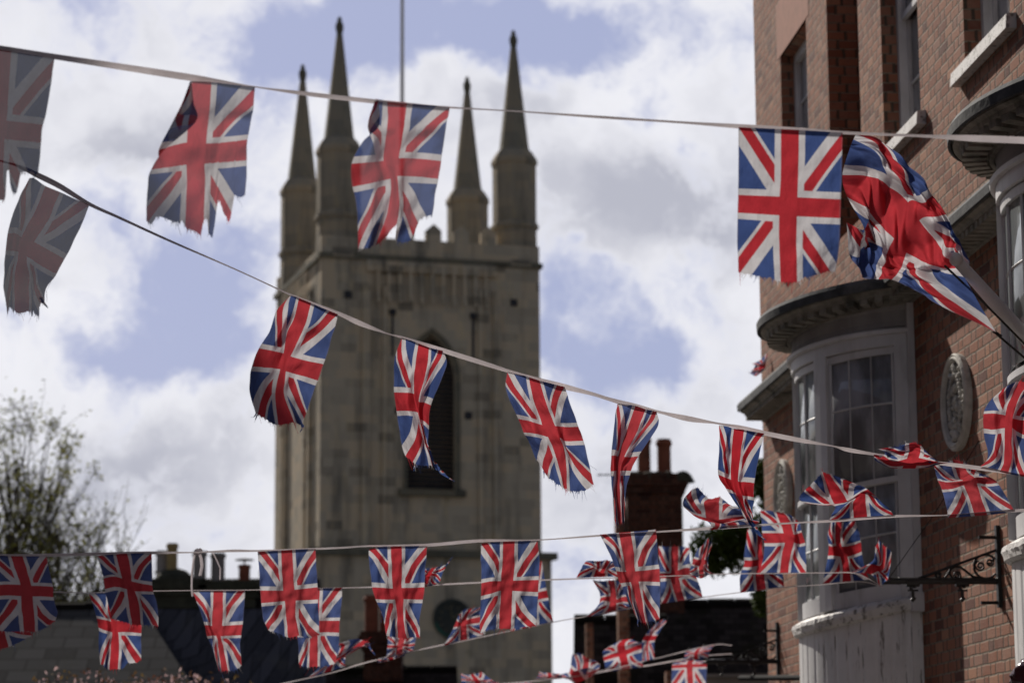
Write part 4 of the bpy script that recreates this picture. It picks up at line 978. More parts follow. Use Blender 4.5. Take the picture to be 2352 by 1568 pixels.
# row 1
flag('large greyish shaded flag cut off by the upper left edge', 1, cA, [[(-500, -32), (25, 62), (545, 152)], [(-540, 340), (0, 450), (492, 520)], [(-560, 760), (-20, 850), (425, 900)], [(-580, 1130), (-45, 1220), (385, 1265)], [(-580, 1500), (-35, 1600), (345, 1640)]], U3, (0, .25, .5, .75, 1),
     prof=[(0, 1), (.5, .98), (.60, .98), (.62, .80), (.64, .74), (.66, .84), (.70, .92), (.76, .91), (.78, .80), (.82, .76), (1, .77)], m='flag_thin_shaded')
flag('tattered sheer flag on the top tape, upper left corner folded over, second from left', 1, cC, [
    [(556, 42), (542, 36), (560, 30), (755, 38), (960, 62), (1190, 88)],
    [(578, 250, -.035), (452, 262, -.012), (552, 270), (738, 280), (940, 290), (1170, 300)],
    [(600, 430, -.05), (370, 430, -.02), (525, 440), (720, 440), (930, 440), (1150, 430)],
    [(285, 715, -.04), (235, 725, -.02), (508, 655), (700, 665), (910, 650), (1116, 625)],
    [(150, 915), (330, 890), (505, 865), (690, 855), (900, 840), (1104, 820)],
    [(112, 1130), (310, 1130), (507, 1130), (685, 1130), (890, 1130), (1098, 1100)],
    [(100, 1460), (290, 1470), (490, 1500), (675, 1545), (860, 1560), (1050, 1570)]], vs=(0, .15, .28, .45, .56, .75, 1),
     prof=[(0, .97), (.06, 1), (.12, .94), (.36, .975), (.37, .95), (.42, 1.0), (.57, 1.02), (.585, .92), (.62, .90), (.635, 1.0), (.70, 1.03), (.71, .93), (.72, .82), (.74, .80), (.80, .88), (.86, .94), (.88, .90), (.885, .80), (.90, .79), (1, .80)], m='flag_sheer', wr=.0025)
flag('twisted frayed flag on the top tape in front of the tower turrets', 1, cD, [
    [(745, 12), (716, 6), (835, 22), (1030, 42), (1240, 66), (1458, 92)],
    [(748, 270, -.04), (640, 270, -.02), (832, 290), (1000, 280), (1220, 280), (1430, 260)],
    [(590, 430, -.01), (690, 420), (815, 410), (982, 410), (1190, 410), (1402, 420)],
    [(476, 655), (650, 640), (800, 625), (945, 600), (1150, 605), (1372, 628)],
    [(492, 885), (670, 850), (862, 805), (930, 780), (1130, 785), (1342, 805)],
    [(530, 1160), (690, 1130), (840, 1110), (955, 1110), (1110, 1110), (1300, 1080)],
    [(545, 1515), (630, 1500), (715, 1480), (880, 1420), (1050, 1440), (1230, 1440)]], vs=(0, .2, .3, .44, .56, .76, 1),
     prof=[(0, 1), (.35, 1.0), (.45, .99), (.50, .96), (.56, .90), (.60, .87), (.615, .98), (.64, 1.01), (.80, 1.0), (.84, .97), (.86, .86), (.88, .835), (1, .83)], m='flag_sheer', wr=.004)
flag('bright flat flag on the top tape hanging square against the corner of the brick building', 1, cE, [
    [(265, 8), (780, 32), (1306, 62)], [(264, 400), (776, 412), (1298, 424)], [(258, 775), (762, 800), (1285, 826)], [(253, 1130), (758, 1185), (1272, 1190)], [(262, 1485), (772, 1560), (1225, 1520)]],
     U3, (0, .25, .5, .75, 1), prof=[(0, .985), (.34, .985), (.38, 1.0), (.58, 1.0), (.66, .97), (.85, .955), (.93, .94), (1, .95)], wr=.0015, fr=.006)
# row 2 (seen from behind: mirrored)
flag('dark shaded flag with ragged foot, first on the slanting second tape', 2, cB, [
    [(295, 100), (345, 105), (455, 180), (600, 240), (740, 305), (893, 372)],
    [(165, 360), (240, 390), (330, 480), (472, 530), (620, 600), (770, 665)],
    [(78, 650), (160, 655), (215, 690), (340, 740), (490, 820), (645, 910)],
    [(58, 820), (130, 830), (183, 840), (270, 885), (400, 970), (562, 1060)],
    [(35, 1050), (90, 1060), (150, 1085), (290, 1120), (345, 1170), (450, 1240)],
    [(45, 1440), (100, 1440), (145, 1450), (290, 1450), (365, 1465), (470, 1480)]], pat='B', m='flag_thin_shaded',
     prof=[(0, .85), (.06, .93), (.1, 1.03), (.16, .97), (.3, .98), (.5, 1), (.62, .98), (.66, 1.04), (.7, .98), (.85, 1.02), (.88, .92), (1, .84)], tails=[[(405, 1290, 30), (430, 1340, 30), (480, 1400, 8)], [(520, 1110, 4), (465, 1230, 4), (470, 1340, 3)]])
flag('vivid flag with billowing side at the tower\'s left edge, on the slanting second tape', 2, cF, [
    [(900, 78), (925, 75), (990, 100), (1110, 148), (1240, 205), (1382, 262)],
    [(762, 235), (860, 240), (945, 275), (1065, 325), (1210, 375), (1348, 400)],
    [(690, 440), (790, 445), (868, 460), (1000, 485), (1150, 540), (1300, 570)],
    [(590, 600), (715, 625), (838, 652), (905, 682), (1080, 730), (1238, 760)],
    [(525, 785), (660, 795), (798, 812), (862, 832), (1010, 875), (1175, 925)],
    [(492, 1010), (620, 1030), (752, 1060), (842, 1060), (960, 1110), (1095, 1170)],
    [(572, 1300), (680, 1345), (785, 1368), (945, 1345), (1010, 1370), (1030, 1325)]], vs=(0, .13, .28, .44, .56, .76, 1), pat='B', fr=.005,
     prof=[(0, .96), (.1, .97), (.3, 1), (1, 1)], tails=[[(570, 1240, 24), (540, 1290, 12), (505, 1290, 3)], [(575, 1260, 20), (545, 1340, 3)], [(1010, 1340, 30), (1030, 1390, 26), (1000, 1440, 10)]])
flag('narrow folded flag with a long torn tail over the belfry window', 2, cG, [
    [(178, 52), (250, 75), (345, 112), (450, 152), (520, 170), (588, 186)],
    [(108, 270), (190, 280), (315, 330), (430, 340), (530, 330), (622, 340)],
    [(104, 600), (200, 602), (300, 615), (345, 690), (405, 700), (468, 730)],
    [(125, 790), (230, 788), (340, 805), (352, 862), (400, 890), (452, 935)],
    [(155, 1000), (300, 1005), (400, 1050), (390, 1060, .05), (405, 1050, .06), (440, 1090, .03)],
    [(212, 1240), (340, 1325), (482, 1335), (440, 1300, .05), (425, 1250, .07), (450, 1250, .06)]], vs=(0, .2, .44, .56, .75, 1), pat='B', fr=.008,
     tails=[[(435, 1150, 26), (490, 1290, 26), (540, 1370, 40), (620, 1440, 18), (705, 1492, 5)], [(305, 1330, 16), (300, 1390, 3)]])
flag('slanting flag blown to the right, half over the tower edge and half over cloud', 2, cG, [
    [(1232, 398), (1340, 415), (1450, 450), (1555, 482), (1680, 515), (1808, 548)],
    [(1222, 580), (1360, 620), (1490, 660), (1620, 705), (1735, 720), (1855, 700)],
    [(1335, 865), (1450, 885), (1583, 925), (1710, 935), (1810, 945), (1950, 945)],
    [(1397, 1002), (1510, 1015), (1640, 1048), (1765, 1058), (1812, 1090), (1992, 1085)],
    [(1470, 1150), (1590, 1190), (1720, 1245), (1815, 1250), (1900, 1290), (2045, 1290)],
    [(1570, 1430), (1670, 1475), (1800, 1565), (1835, 1580), (1965, 1590), (2105, 1540)]], vs=(0, .2, .44, .56, .75, 1), pat='B',
     prof=[(0, .86), (.1, .95), (.14, 1.0), (.6, 1), (.9, 1), (1, .98)], tails=[[(2060, 1330, 3), (2130, 1380, 2)], [(1600, 1380, 18), (1600, 1460, 3)]])
flag('thin twisted flag in front of the chimney pots, on the slanting second tape', 2, cH, [
    [(255, 72), (330, 80), (435, 95), (535, 130), (590, 140), (648, 155)],
    [(232, 200), (290, 260), (362, 300), (462, 330), (560, 315), (655, 300)],
    [(192, 592), (228, 590), (262, 598), (322, 605), (390, 605), (466, 598)],
    [(184, 750), (213, 750), (240, 745), (286, 745), (332, 745), (392, 745)],
    [(203, 980), (218, 990), (240, 990), (282, 990), (312, 985), (338, 970)],
    [(225, 1250), (245, 1285), (268, 1285), (300, 1272), (315, 1262), (326, 1242)]], vs=(0, .2, .44, .56, .75, 1), pat='B')
flag('flag tapering to a torn dark tip, left of the brick corner on the second tape', 2, cH, [
    [(1270, 288), (1345, 300), (1420, 322), (1520, 336), (1620, 355), (1722, 372)],
    [(1276, 480), (1335, 520), (1395, 560), (1490, 565), (1585, 560), (1680, 560)],
    [(1262, 780), (1320, 805), (1390, 832), (1460, 852), (1540, 855), (1623, 865)],
    [(1345, 925), (1390, 940), (1435, 965), (1502, 992), (1560, 1000), (1616, 1010)],
    [(1450, 1090), (1480, 1100), (1505, 1110), (1530, 1120), (1572, 1130), (1610, 1140)],
    [(1570, 1275), (1590, 1278), (1600, 1272), (1602, 1262), (1605, 1252), (1606, 1240)]], vs=(0, .2, .44, .56, .75, 1), pat='B',
     tails=[[(1560, 1230, 40), (1620, 1300, 40), (1680, 1390, 24), (1745, 1446, 6)], [(1555, 1200, 24), (1580, 1290, 6)]])
flag('rolled up flag wound round the second tape, over the near bow window', 2, cK, [
    [(845, 772), (1050, 790), (1250, 812), (1450, 850), (1615, 872)],
    [(870, 842, -.03), (1010, 912, -.05), (1200, 922, -.05), (1380, 912, -.04), (1490, 872, -.01)],
    [(960, 770, -.09), (1080, 812, -.07), (1260, 760, -.09), (1400, 805, -.05), (1500, 850, -.02)],
    [(900, 728, -.04), (1090, 700, -.05), (1262, 665, -.05), (1395, 770, -.03), (1480, 850, -.01)]], us=(0, .25, .5, .75, 1), vs=(0, .35, .65, 1), pat='B', vfold=.1, fr=.02)
flag('flag blown upwards at the right edge, on the second tape near the oval plaque', 2, cK, [
    [(1905, 912), (2010, 935), (2110, 955), (2192, 975), (2280, 992), (2372, 1008)],
    [(1990, 800), (2075, 805), (2155, 830), (2232, 810), (2290, 800), (2355, 800)],
    [(1945, 525), (2050, 535), (2155, 520), (2232, 520), (2310, 570, -.03), (2390, 600)],
    [(1945, 375), (2060, 372), (2165, 390), (2240, 420), (2330, 440, -.03), (2410, 430)],
    [(2000, 265), (2090, 235), (2200, 265), (2300, 220), (2380, 250), (2450, 300)],
    [(2130, 135), (2200, 90), (2300, 52), (2400, 60), (2480, 100), (2540, 150)]], vs=(0, .2, .44, .56, .78, 1), pat='B', vfold=.2)
# row 3
flag('shaded flag at the lower left edge on the third tape', 3, cL, [
    [(-130, 285), (-10, 290), (110, 296), (225, 298), (345, 298), (466, 298)], [(-90, 440), (20, 440), (160, 450), (272, 450), (392, 440), (492, 440)],
    [(-70, 590), (60, 580), (205, 583), (312, 592), (420, 595), (530, 602)], [(-65, 700), (70, 690), (213, 697), (322, 700), (430, 700), (535, 708)],
    [(-60, 880), (70, 870), (225, 880), (342, 885), (460, 870), (572, 860)], [(-50, 1040), (90, 1050), (240, 1047), (350, 1052), (450, 1012), (558, 940)]], fr=.005)
flag('shaded flag with a twisted middle, second from left on the third tape', 3, cL, [
    [(970, 296), (1065, 285), (1160, 278), (1272, 272), (1400, 265), (1516, 262)], [(1010, 420), (1090, 420), (1195, 420), (1302, 410), (1402, 405), (1520, 400)],
    [(1035, 520), (1130, 500), (1225, 522), (1317, 548), (1420, 572), (1522, 590)], [(1050, 628), (1160, 605), (1270, 628), (1347, 648), (1432, 650), (1532, 652)],
    [(1085, 790), (1180, 780), (1292, 800), (1392, 792), (1480, 790), (1574, 800)], [(1115, 920), (1200, 942), (1320, 977), (1407, 987), (1500, 982), (1585, 1000)]], fr=.006)
flag('broad flag with curling foot at the left of the tower base, on the third tape', 3, cM, [
    [(816, 252), (935, 245), (1052, 240), (1162, 234), (1275, 228), (1395, 222)], [(830, 440), (940, 440), (1060, 440), (1172, 436), (1290, 422), (1404, 415)],
    [(843, 640), (960, 640), (1075, 640), (1182, 632), (1300, 620), (1415, 606)], [(853, 767), (975, 757), (1090, 747), (1197, 742), (1310, 737), (1420, 730)],
    [(870, 920), (990, 910), (1100, 905), (1197, 905), (1310, 912), (1427, 905)], [(920, 1037), (1010, 1062), (1125, 1110), (1232, 1092), (1312, 1117), (1437, 1080)]], fr=.004)
flag('flag narrowing towards its foot with a creased centre, middle of the third tape', 3, cN, [
    [(165, 232), (270, 206), (388, 200), (498, 198), (620, 196), (750, 196)], [(172, 370), (270, 380), (395, 390), (500, 392), (620, 390), (740, 380)],
    [(200, 607), (300, 612), (408, 620), (500, 614), (612, 612), (726, 606)], [(235, 727), (330, 732), (430, 732), (516, 727), (602, 730), (710, 732)],
    [(300, 880), (370, 890), (450, 902), (512, 902), (602, 902), (682, 900)], [(345, 1092), (400, 1102), (455, 1117), (552, 1117), (622, 1107), (680, 1107)]], fr=.006, tails=[[(290, 850, 4), (300, 900, 3), (290, 960, 3)]])
flag('full square flag at the right edge of the tower base, on the third tape', 3, cN, [
    [(1288, 172), (1400, 158), (1512, 152), (1627, 148), (1742, 144), (1856, 140)], [(1290, 380), (1400, 370), (1505, 372), (1622, 366), (1742, 360), (1874, 350)],
    [(1293, 567), (1390, 547), (1492, 545), (1612, 542), (1732, 537), (1868, 534)], [(1288, 697), (1390, 672), (1490, 642), (1604, 644), (1732, 652), (1862, 657)],
    [(1280, 882), (1370, 852), (1478, 862), (1595, 862), (1722, 842), (1850, 852)], [(1278, 1067), (1370, 1032), (1470, 1020), (1587, 1024), (1712, 1007), (1840, 994)]], fr=.006)
flag('flag with a deep fold down its left side, below the big chimney, third tape', 3, cO, [
    [(398, 482), (495, 472), (590, 464), (705, 455), (830, 444), (960, 430)], [(480, 640), (555, 640), (622, 650), (735, 640), (850, 630), (977, 620)],
    [(560, 845), (610, 852), (662, 852), (755, 847), (870, 837), (994, 822)], [(600, 970), (650, 962), (705, 957), (785, 952), (890, 952), (1000, 957)],
    [(690, 1150), (710, 1132), (755, 1132), (815, 1112), (900, 1132), (1004, 1132)], [(775, 1332), (790, 1342), (815, 1364), (862, 1362), (932, 1347), (996, 1322)]], fr=.008, tails=[[(780, 1320, 10), (775, 1380, 6), (785, 1400, 3)], [(880, 1340, 3), (925, 1440, 2)]])
flag('crumpled flag blown out to the left over the evergreen, on the third tape', 3, cO, [
    [(1498, 438), (1620, 425), (1700, 416), (1780, 410), (1850, 404), (1935, 396)], [(1490, 362), (1560, 358), (1650, 362), (1745, 356), (1840, 340), (1990, 350)],
    [(1268, 235, -.02), (1350, 300, -.03), (1482, 345, -.03), (1610, 360, -.02), (1730, 335), (1845, 310)],
    [(1232, 140), (1340, 165), (1440, 172), (1590, 182), (1700, 200), (1830, 250)], [(1315, 35), (1385, 20), (1490, 122), (1600, 110), (1700, 185), (1835, 240)]], vs=(0, .15, .5, .78, 1), vfold=.3, sgn=-1)
flag('flag flung upwards, free end folded to the left, over the bow window glass', 3, cK, [
    [(398, 1442), (520, 1430), (650, 1418), (785, 1412), (920, 1404), (1052, 1396)], [(430, 1380), (540, 1330), (640, 1275), (765, 1245), (880, 1290), (1000, 1320)],
    [(445, 1290, .03), (560, 1262, .02), (665, 1215), (745, 1160), (840, 1190), (900, 1230)], [(165, 1268), (350, 1290), (485, 1275), (600, 1250), (710, 1175), (795, 1135)],
    [(105, 1205, -.03), (270, 1215, -.02), (430, 1225, -.02), (545, 1175, -.01), (650, 1140), (750, 1105)], [(215, 1090), (280, 1025), (340, 965), (410, 985), (505, 1008), (675, 1078)]], vs=(0, .25, .42, .55, .68, 1), vfold=.3)
flag('flag blown upwards against the brick wall, right end of the third tape', 3, cK, [
    [(1592, 1415), (1720, 1408), (1860, 1396), (1985, 1388), (2120, 1372), (2262, 1352)], [(1570, 1290), (1690, 1265), (1810, 1235), (1930, 1225), (2060, 1235), (2192, 1232)],
    [(1532, 1135), (1640, 1125), (1752, 1090), (1880, 1072), (1990, 1078), (2088, 1065)], [(1490, 1042), (1590, 1058), (1742, 1042), (1855, 1012), (1940, 1010), (2010, 1005)],
    [(1460, 940), (1560, 990, -.03), (1700, 1015, -.03), (1790, 960, -.01), (1870, 960), (1955, 985)], [(1450, 882), (1535, 890, .03), (1640, 835, .02), (1740, 865), (1810, 900), (1900, 965)]], vs=(0, .2, .44, .56, .78, 1), vfold=.2)
# row 4 (mirrored)
flag('partly hidden flag behind the lower left edge, on the fourth tape', 4, cL, [[(-330, 650), (-60, 650), (200, 652)], [(-330, 920), (-20, 960), (240, 930)], [(-330, 1225), (30, 1222), (320, 1090)]], U3, (0, .5, 1), pat='B')
flag('bright flag half hidden behind the second shaded flag, on the fourth tape', 4, cL, [
    [(888, 670), (990, 665), (1090, 660), (1182, 656), (1290, 652), (1400, 650)], [(935, 800), (1010, 822), (1080, 842), (1172, 832), (1290, 825), (1406, 822)],
    [(965, 917), (1040, 932), (1110, 947), (1172, 942), (1290, 952), (1414, 987)], [(985, 1012), (1060, 1042), (1120, 1057), (1180, 1057), (1290, 1057), (1412, 1067)],
    [(985, 1172), (1050, 1182), (1110, 1202), (1192, 1212), (1290, 1212), (1412, 1212)], [(1005, 1402), (1045, 1412), (1090, 1427), (1182, 1427), (1272, 1432), (1412, 1432)]], pat='B',
     prof=[(0, .98), (.15, .97), (.2, 1), (.72, 1), (.78, .93), (.95, .93), (1, .88)])
flag('bright flag with narrow ragged foot under the row of chimney pots, on the fourth tape', 4, cM, [
    [(166, 655), (270, 650), (375, 647), (470, 645), (580, 643), (692, 640)], [(235, 830), (300, 832), (365, 832), (472, 822), (572, 817), (682, 812)],
    [(285, 985), (320, 987), (360, 992), (462, 992), (562, 987), (667, 980)], [(310, 1097), (350, 1092), (400, 1092), (449, 1097), (542, 1092), (652, 1087)],
    [(355, 1210), (380, 1222), (425, 1222), (477, 1212), (562, 1212), (644, 1212)], [(430, 1442), (440, 1444), (455, 1446), (522, 1444), (582, 1442), (657, 1390)]], pat='B', tails=[[(450, 1440, 3), (475, 1520, 3), (500, 1568, 3)]])
flag('flag mostly behind the broad one at the tower base, on the fourth tape', 4, cM, [
    [(1165, 628), (1260, 625), (1350, 622), (1440, 617), (1550, 614), (1664, 611)], [(1190, 800), (1270, 800), (1345, 800), (1432, 797), (1542, 797), (1652, 792)],
    [(1200, 950), (1280, 950), (1345, 947), (1427, 942), (1532, 942), (1640, 942)], [(1210, 1080), (1280, 1077), (1340, 1072), (1422, 1062), (1522, 1057), (1635, 1062)],
    [(1225, 1200), (1280, 1212), (1335, 1222), (1417, 1222), (1512, 1222), (1622, 1222)], [(1225, 1370), (1270, 1400), (1330, 1407), (1417, 1402), (1502, 1397), (1592, 1370)]], pat='B')
flag('small crumpled flag peeping out right of the creased middle flag, on the fourth tape', 4, cN, [
    [(590, 606), (650, 604), (700, 602), (750, 600), (800, 592), (870, 575)], [(640, 520), (700, 500), (740, 490), (790, 480), (840, 490), (880, 540)], [(700, 430), (745, 425), (790, 420), (840, 410), (890, 400), (940, 385)]], vs=(0, .5, 1), pat='B', tails=[[(920, 410, 30), (950, 380, 14), (1005, 305, 4)]])
flag('flag flipped up and folded over at its top, left behind the deep folded flag', 4, cO, [
    [(162, 915), (240, 912), (330, 908), (450, 905), (530, 902), (600, 900)], [(235, 780), (310, 800), (370, 820), (460, 830), (510, 820), (580, 800)],
    [(275, 745), (340, 765, -.02), (400, 850, -.05), (440, 865, -.05), (500, 800, -.02), (560, 750)], [(395, 748), (430, 742), (465, 735), (500, 745), (540, 750), (580, 760)]], vs=(0, .4, .7, 1), pat='B', vfold=.5)
flag('bright upturned flag in front of the brick corner and oval plaque, on the fourth tape', 4, cP, [
    [(396, 870), (495, 869), (597, 868), (682, 866), (772, 864), (864, 862)], [(430, 720), (520, 722), (615, 712), (702, 702), (782, 702), (860, 702)],
    [(445, 567), (545, 567), (648, 562), (740, 562), (792, 577), (850, 562)], [(422, 467), (530, 467), (635, 467), (737, 480), (777, 472), (817, 457)],
    [(412, 340), (500, 332), (590, 332), (692, 332), (752, 352), (800, 372)], [(400, 250), (470, 245), (560, 255), (642, 270), (700, 285), (765, 330)]], vs=(0, .25, .44, .56, .8, 1), pat='B', vfold=.25)
flag('narrow crumpled flag bunched up in front of the evergreen leaves, on the fourth tape', 4, cO, [
    [(1290, 868), (1340, 895), (1400, 920), (1440, 910), (1490, 882), (1552, 872)], [(1310, 790), (1345, 800), (1390, 810), (1435, 800), (1465, 790), (1490, 850)],
    [(1370, 640), (1400, 650), (1440, 640), (1465, 650), (1475, 680), (1480, 720)], [(1425, 590), (1450, 560), (1475, 525), (1490, 545), (1505, 560), (1522, 585)]], vs=(0, .4, .75, 1), pat='B', vfold=.3)
flag('twisted flag ending at the iron bracket tip, last on the fourth tape', 4, cP, [
    [(1295, 862), (1370, 866), (1440, 866), (1510, 880), (1560, 930), (1600, 1002)], [(1370, 835), (1440, 800), (1510, 780), (1575, 850), (1620, 900), (1665, 950)],
    [(1530, 740), (1580, 760), (1610, 780), (1640, 820), (1670, 850), (1690, 880)], [(1555, 600), (1590, 550), (1630, 580), (1660, 610), (1695, 640), (1718, 665)]], vs=(0, .4, .7, 1), pat='B', vfold=.3)
# row 5
flag('flag with curling wind blown tip, low at the tower base, on the fifth tape', 5, cM, [
    [(1318, 1512), (1400, 1486), (1480, 1466), (1550, 1444), (1620, 1420), (1702, 1396)], [(1430, 1410), (1500, 1380), (1540, 1370), (1600, 1350), (1650, 1320), (1690, 1340)],
    [(1612, 1215), (1660, 1235), (1700, 1260), (1725, 1280), (1740, 1260), (1735, 1210)], [(1620, 1170), (1780, 1125), (1870, 1135), (1920, 1160), (1935, 1175), (1925, 1200)]], vs=(0, .35, .75, 1), tails=[[(1900, 1160, 40), (1950, 1230, 14), (1992, 1285, 4)]])
flag('flag just showing beneath the creased middle flag, on the fifth tape', 5, cN, [
    [(342, 1318), (400, 1304), (440, 1292), (500, 1278), (550, 1266), (612, 1250)], [(355, 1200), (400, 1200), (450, 1200), (512, 1185), (572, 1190), (627, 1180)], [(362, 1090), (420, 1085), (480, 1080), (540, 1075), (590, 1075), (642, 1078)]], vs=(0, .5, 1))
flag('flag rolled tightly along the fifth tape below the clock', 5, cN, [[(242, 1345), (380, 1315), (525, 1278)], [(262, 1362, -.03), (400, 1335, -.03), (530, 1290, -.03)], [(250, 1330, -.02), (390, 1300, -.02), (520, 1265, -.02)]], U3, (0, .5, 1), vfold=.1)
flag('tent shaped flag blown up and over, just right of the clock, on the fifth tape', 5, cN, [
    [(915, 1192), (1000, 1170), (1085, 1146), (1152, 1132), (1232, 1108), (1312, 1088)], [(1010, 1020), (1050, 1012), (1085, 1002), (1147, 992), (1202, 982), (1292, 972)],
    [(1060, 900), (1075, 922), (1097, 932), (1152, 902), (1212, 882), (1292, 862)], [(1065, 890), (1120, 830), (1162, 825), (1212, 818), (1262, 812), (1332, 800)]], vs=(0, .42, .65, 1), vfold=.4)
flag('flag showing only its right strip behind the full square flag, on the fifth tape', 5, cN, [
    [(1588, 1048), (1700, 1026), (1850, 990), (2012, 955)], [(1580, 760), (1700, 740), (1840, 700), (1955, 675)], [(1620, 430), (1720, 410), (1830, 390), (1895, 345)]], U4, (0, .5, 1))
flag('crumpled red folded flag above the gabled wing, on the fifth tape', 5, cO, [
    [(255, 1302), (340, 1292), (440, 1276), (560, 1252), (640, 1238), (722, 1222)], [(372, 1200), (420, 1172), (492, 1190), (562, 1192), (642, 1182), (692, 1190)],
    [(402, 1080), (442, 1072), (502, 1062), (562, 1092), (602, 1072), (652, 1062)], [(322, 935), (402, 945), (482, 940), (542, 935), (592, 950), (642, 980)]], vs=(0, .35, .65, 1), vfold=.5)
flag('upturned flag with a drooping top corner below the chimney, on the fifth tape', 5, cO, [
    [(1010, 1172), (1095, 1162), (1175, 1150), (1249, 1140), (1332, 1128), (1427, 1112)], [(1005, 1030), (1062, 1022), (1127, 1012), (1207, 1002), (1292, 992), (1402, 1012)],
    [(1000, 882), (1052, 882), (1102, 892), (1182, 882), (1272, 852), (1362, 900)], [(995, 842), (1052, 842), (1112, 832), (1182, 792), (1242, 772), (1302, 752)], [(985, 600), (1042, 600), (1112, 605), (1182, 600), (1242, 605), (1300, 620)]], vs=(0, .3, .5, .62, 1), vfold=.4)
flag('upturned flag at the brick corner behind the bright one, on the fifth tape', 5, cP, [
    [(202, 1064), (285, 1054), (370, 1044), (462, 1031), (552, 1018), (642, 1004)], [(200, 900), (280, 902), (355, 892), (442, 887), (532, 882), (627, 882)],
    [(245, 772), (312, 772), (387, 762), (442, 742), (502, 762), (562, 782)], [(240, 692), (312, 692), (372, 682), (422, 652), (472, 662), (522, 662)], [(277, 430), (332, 430), (382, 440), (422, 500), (452, 520), (482, 540)]], vs=(0, .3, .5, .62, 1), vfold=.4)
flag('twisted upturned flag in front of the near bow window, on the fifth tape', 5, cP, [
    [(1025, 972), (1130, 964), (1225, 954), (1312, 946), (1402, 940), (1492, 932)], [(1050, 852), (1132, 842), (1227, 832), (1292, 812), (1352, 812), (1442, 792)],
    [(1080, 692), (1132, 692), (1202, 702), (1272, 702), (1342, 682), (1420, 652)], [(1085, 592), (1122, 602), (1162, 592), (1217, 602), (1302, 592), (1410, 557)],
    [(1078, 482), (1112, 472), (1152, 452), (1202, 472), (1282, 462), (1387, 452)], [(1110, 355), (1130, 355), (1162, 350), (1222, 350), (1292, 350), (1357, 348)]], vs=(0, .25, .44, .56, .8, 1), vfold=.3)
# rows 6 and 7
flag('upturned blurred flag above the brick pier at the bottom, on the seventh tape', 7, cR, [
    [(495, 668), (580, 656), (658, 648), (742, 638), (802, 630), (874, 620)], [(490, 600), (562, 590), (642, 570), (722, 560), (782, 552), (862, 542)], [(475, 540), (552, 512), (622, 492), (702, 472), (782, 432), (862, 402)],
    [(470, 470), (542, 432), (612, 402), (692, 382), (782, 382), (862, 372)], [(480, 450), (580, 390), (662, 350), (742, 345), (802, 365), (832, 380)]], vs=(0, .3, .5, .75, 1), vfold=.5)
flag('narrow flag streaming up to the right, at the bottom on the sixth tape', 6, cR, [[(865, 562), (920, 556), (985, 545)], [(860, 370), (915, 380), (985, 370)], [(930, 260), (985, 250), (1040, 260)], [(1000, 190), (1060, 150), (1110, 160)]], U3, (0, .4, .7, 1), vfold=.4, sgn=-1)
flag('crumpled flag in front of the dark gable at the bottom, on the sixth tape', 6, cR, [
    [(-60, 700), (50, 690), (130, 672), (220, 650), (300, 630), (400, 640)], [(110, 720), (160, 745), (200, 780), (300, 742), (370, 702), (430, 642)], [(160, 510), (220, 560), (270, 600), (330, 580), (400, 590), (440, 610)], [(165, 500), (222, 480), (262, 500), (332, 540), (402, 560), (440, 600)]], vs=(0, .4, .75, 1), vfold=.4)
flag('dark flag hanging just above the shop fascia, on the seventh tape', 7, cR, [[(1195, 572), (1350, 555), (1522, 560)], [(1160, 615), (1335, 605), (1510, 600)], [(1155, 850), (1350, 850), (1500, 845)]], U3, (0, .5, 1), vfold=.4)
flag('thin flag blown flat along the end of the sixth tape', 6, cR, [[(1280, 558), (1400, 545), (1520, 525)], [(1285, 510), (1400, 480), (1545, 450)], [(1300, 462), (1440, 425), (1585, 402)]], U3, (0, .5, 1), vfold=.4)
flag('flag on the bottom edge below the clock, on the sixth tape', 6, cQ, [[(430, 1640), (800, 1640), (1190, 1560)], [(422, 1460), (720, 1490), (1030, 1490)], [(412, 1375), (640, 1395), (840, 1340)]], U3, (0, .6, 1), sc=8.0, vfold=.4)
flag('flag barely showing at the bottom edge right of the tower, on the seventh tape', 7, cQ, [[(1560, 1720), (1720, 1700), (1880, 1690)], [(1580, 1630), (1720, 1620), (1860, 1620)], [(1600, 1560), (1720, 1545), (1850, 1555)]], U3, (0, .5, 1), sc=8.0, vfold=.4)
flag('flag sweeping from the bottom edge towards the dark gable, on the sixth tape', 6, cQ, [[(1900, 1480), (2150, 1470), (2420, 1460)], [(1960, 1420), (2200, 1430), (2450, 1450)], [(1980, 1345), (2180, 1360), (2420, 1380)]], U3, (0, .5, 1), sc=8.0, vfold=.4)
# tiny crumpled flag caught on the cornice
flag('small crumpled flag caught on the far end of the brick building cornice', 1, (1830, 660), [
    [(345, 890), (350, 930), (340, 980), (330, 1040), (300, 1080), (260, 1110)], [(280, 960), (300, 990), (290, 1020), (280, 1050), (260, 1080), (230, 1120)], [(195, 1000), (230, 1010), (215, 1050), (200, 1060), (185, 1090), (150, 1070)]], vs=(0, .5, 1), Y=22.7, res=(20, 20), vfold=.2)

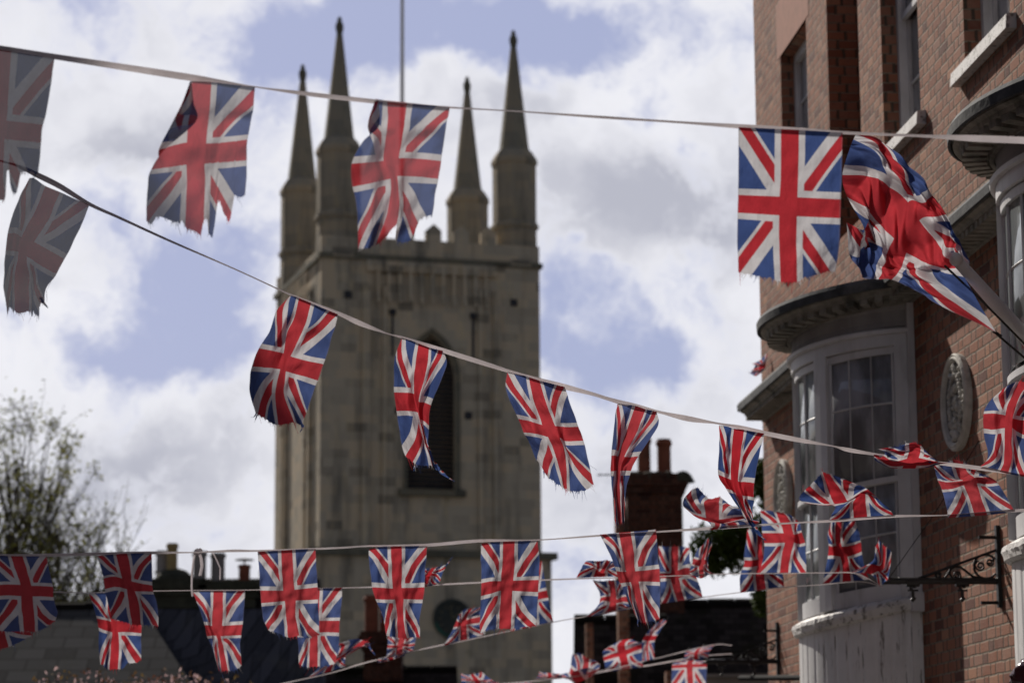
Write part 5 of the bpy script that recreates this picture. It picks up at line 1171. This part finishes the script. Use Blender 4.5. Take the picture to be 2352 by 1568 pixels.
# untied end of tape knotted on the third tape
z = MB(); Y = 14.0
def strip(pts, w_):
    rg = [[tuple(atS(x - w_ / 2, y, Y - .02)), tuple(atS(x, y, Y - .017)), tuple(atS(x + w_ / 2, y, Y - .02)), tuple(atS(x, y, Y - .0165))] for x, y in pts]; z.sweep(rg)
strip([(489, 1377), (484, 1400), (480, 1430), (479, 1465), (481, 1490)], 5); strip([(497, 1380), (503, 1395), (505, 1415), (500, 1438)], 8)
strip([(495, 1374), (515, 1375), (533, 1382), (542, 1400), (551, 1420), (550, 1448)], 4)
for (x, y, r) in ((493, 1378, .018), (500, 1376, .015), (489, 1381, .013)):
    c = atS(x, y, Y - .02); z.lathe([(.001, -r), (r * .8, -r * .6), (r, 0), (r * .7, r * .6), (.001, r)], (c[0], c[1]), 7, c[2])
tag(z.build('loose_tape', M['tape']), 'loose knotted ends of tape hanging from the third tape, below the chimney pots', 'ribbon')

# flagpole with its big flag
pt = Vector(tuple(atS(2388, 646, 12.2))); pb = Vector(tuple(wl(12.2, .35, 4.32)))
e1 = Vector(tuple(atS(2560, 838, 12.8)))
dirp = (e1 - pt).normalized(); end = pt + dirp * 2.6
r = empty('flagpole', tuple(end)); tag(r, 'white painted pole leaning out from the building at the right edge, carrying the large flag', 'flagpole')
z = MB(); pts = [pt - end, (e1 - end), Vector((0, 0, 0))]
z.tube(pts, [.0265, .036, .040], 16); z.build('pole', M['pole'], r, smooth=True)
z = MB(); z.tube([pt - end - dirp * .03, pt - end, pt - end + dirp * .02], [.018, .031, .031], 16); z.build('truck', M['pole'], r, smooth=True)
z = MB(); p0 = atS(2362, 664, 12.22); z.tube([tuple(Vector(tuple(q)) - end) for q in (p0, atS(2455, 752, 12.4), atS(2560, 858, 12.7), atS(2700, 1000, 13.2))], .0055, 5)
z.tube([tuple(Vector(tuple(q)) - end) for q in (atS(2484, 828, 12.5), atS(2500, 842, 12.55), atS(2560, 893, 12.7), atS(2700, 1020, 13.2))], .0055, 5)
for a in range(3): z.lathe([(.004, -.008), (.012, 0), (.004, .008)], tuple((Vector(tuple(atS(2486 + a * 7, 829 + a * 5, 12.5))) - end)[:2]), 6, (Vector(tuple(atS(2486 + a * 7, 829 + a * 5, 12.5))) - end).z)
z.build('halyard', M['rope'], r)
BF = [  # hoist -> free end, each row: upper/right edge ... lower/left edge (2560-wide pixels)
    [(2420, 672), (2402, 656), (2397, 652), (2400, 670), (2440, 745), (2490, 830)],
    [(2418, 640, .05), (2382, 610, .02), (2374, 642, -.02), (2348, 668, -.03), (2312, 690, .04), (2335, 755, .06)],
    [(2372, 545, .06), (2345, 548, 0), (2305, 560, -.03), (2272, 636, -.03), (2262, 668, 0), (2238, 702, .03)],
    [(2325, 480, .05), (2302, 500, 0), (2264, 500, -.05), (2226, 590, -.06), (2208, 640, -.04), (2195, 698, 0)],
    [(2262, 402, .04), (2230, 425, -.02), (2205, 455, -.05), (2180, 532, -.06), (2165, 565, -.05), (2150, 690, -.02)],
    [(2198, 348, .05), (2182, 385, 0), (2165, 440, -.04), (2150, 512, -.04), (2190, 605, -.08), (2124, 628, -.03)],
    [(2140, 335, .08), (2125, 370, .04), (2106, 438, 0), (2118, 492, -.02), (2160, 572, -.10), (2116, 556, -.07)]]
flag('large billowing flag flying from the leaning pole, beside the bright flat one', 1, (0, 0), BF, us=(0, .25, .415, .585, .75, 1), vs=(0, .2, .42, .58, .75, .9, 1), sc=1.0, Y=12.3, W=.7, Hh=1.4, res=(110, 130), vfold=.10, group='flag on the pole', fringe=False, wr=.008, crumple=.05)
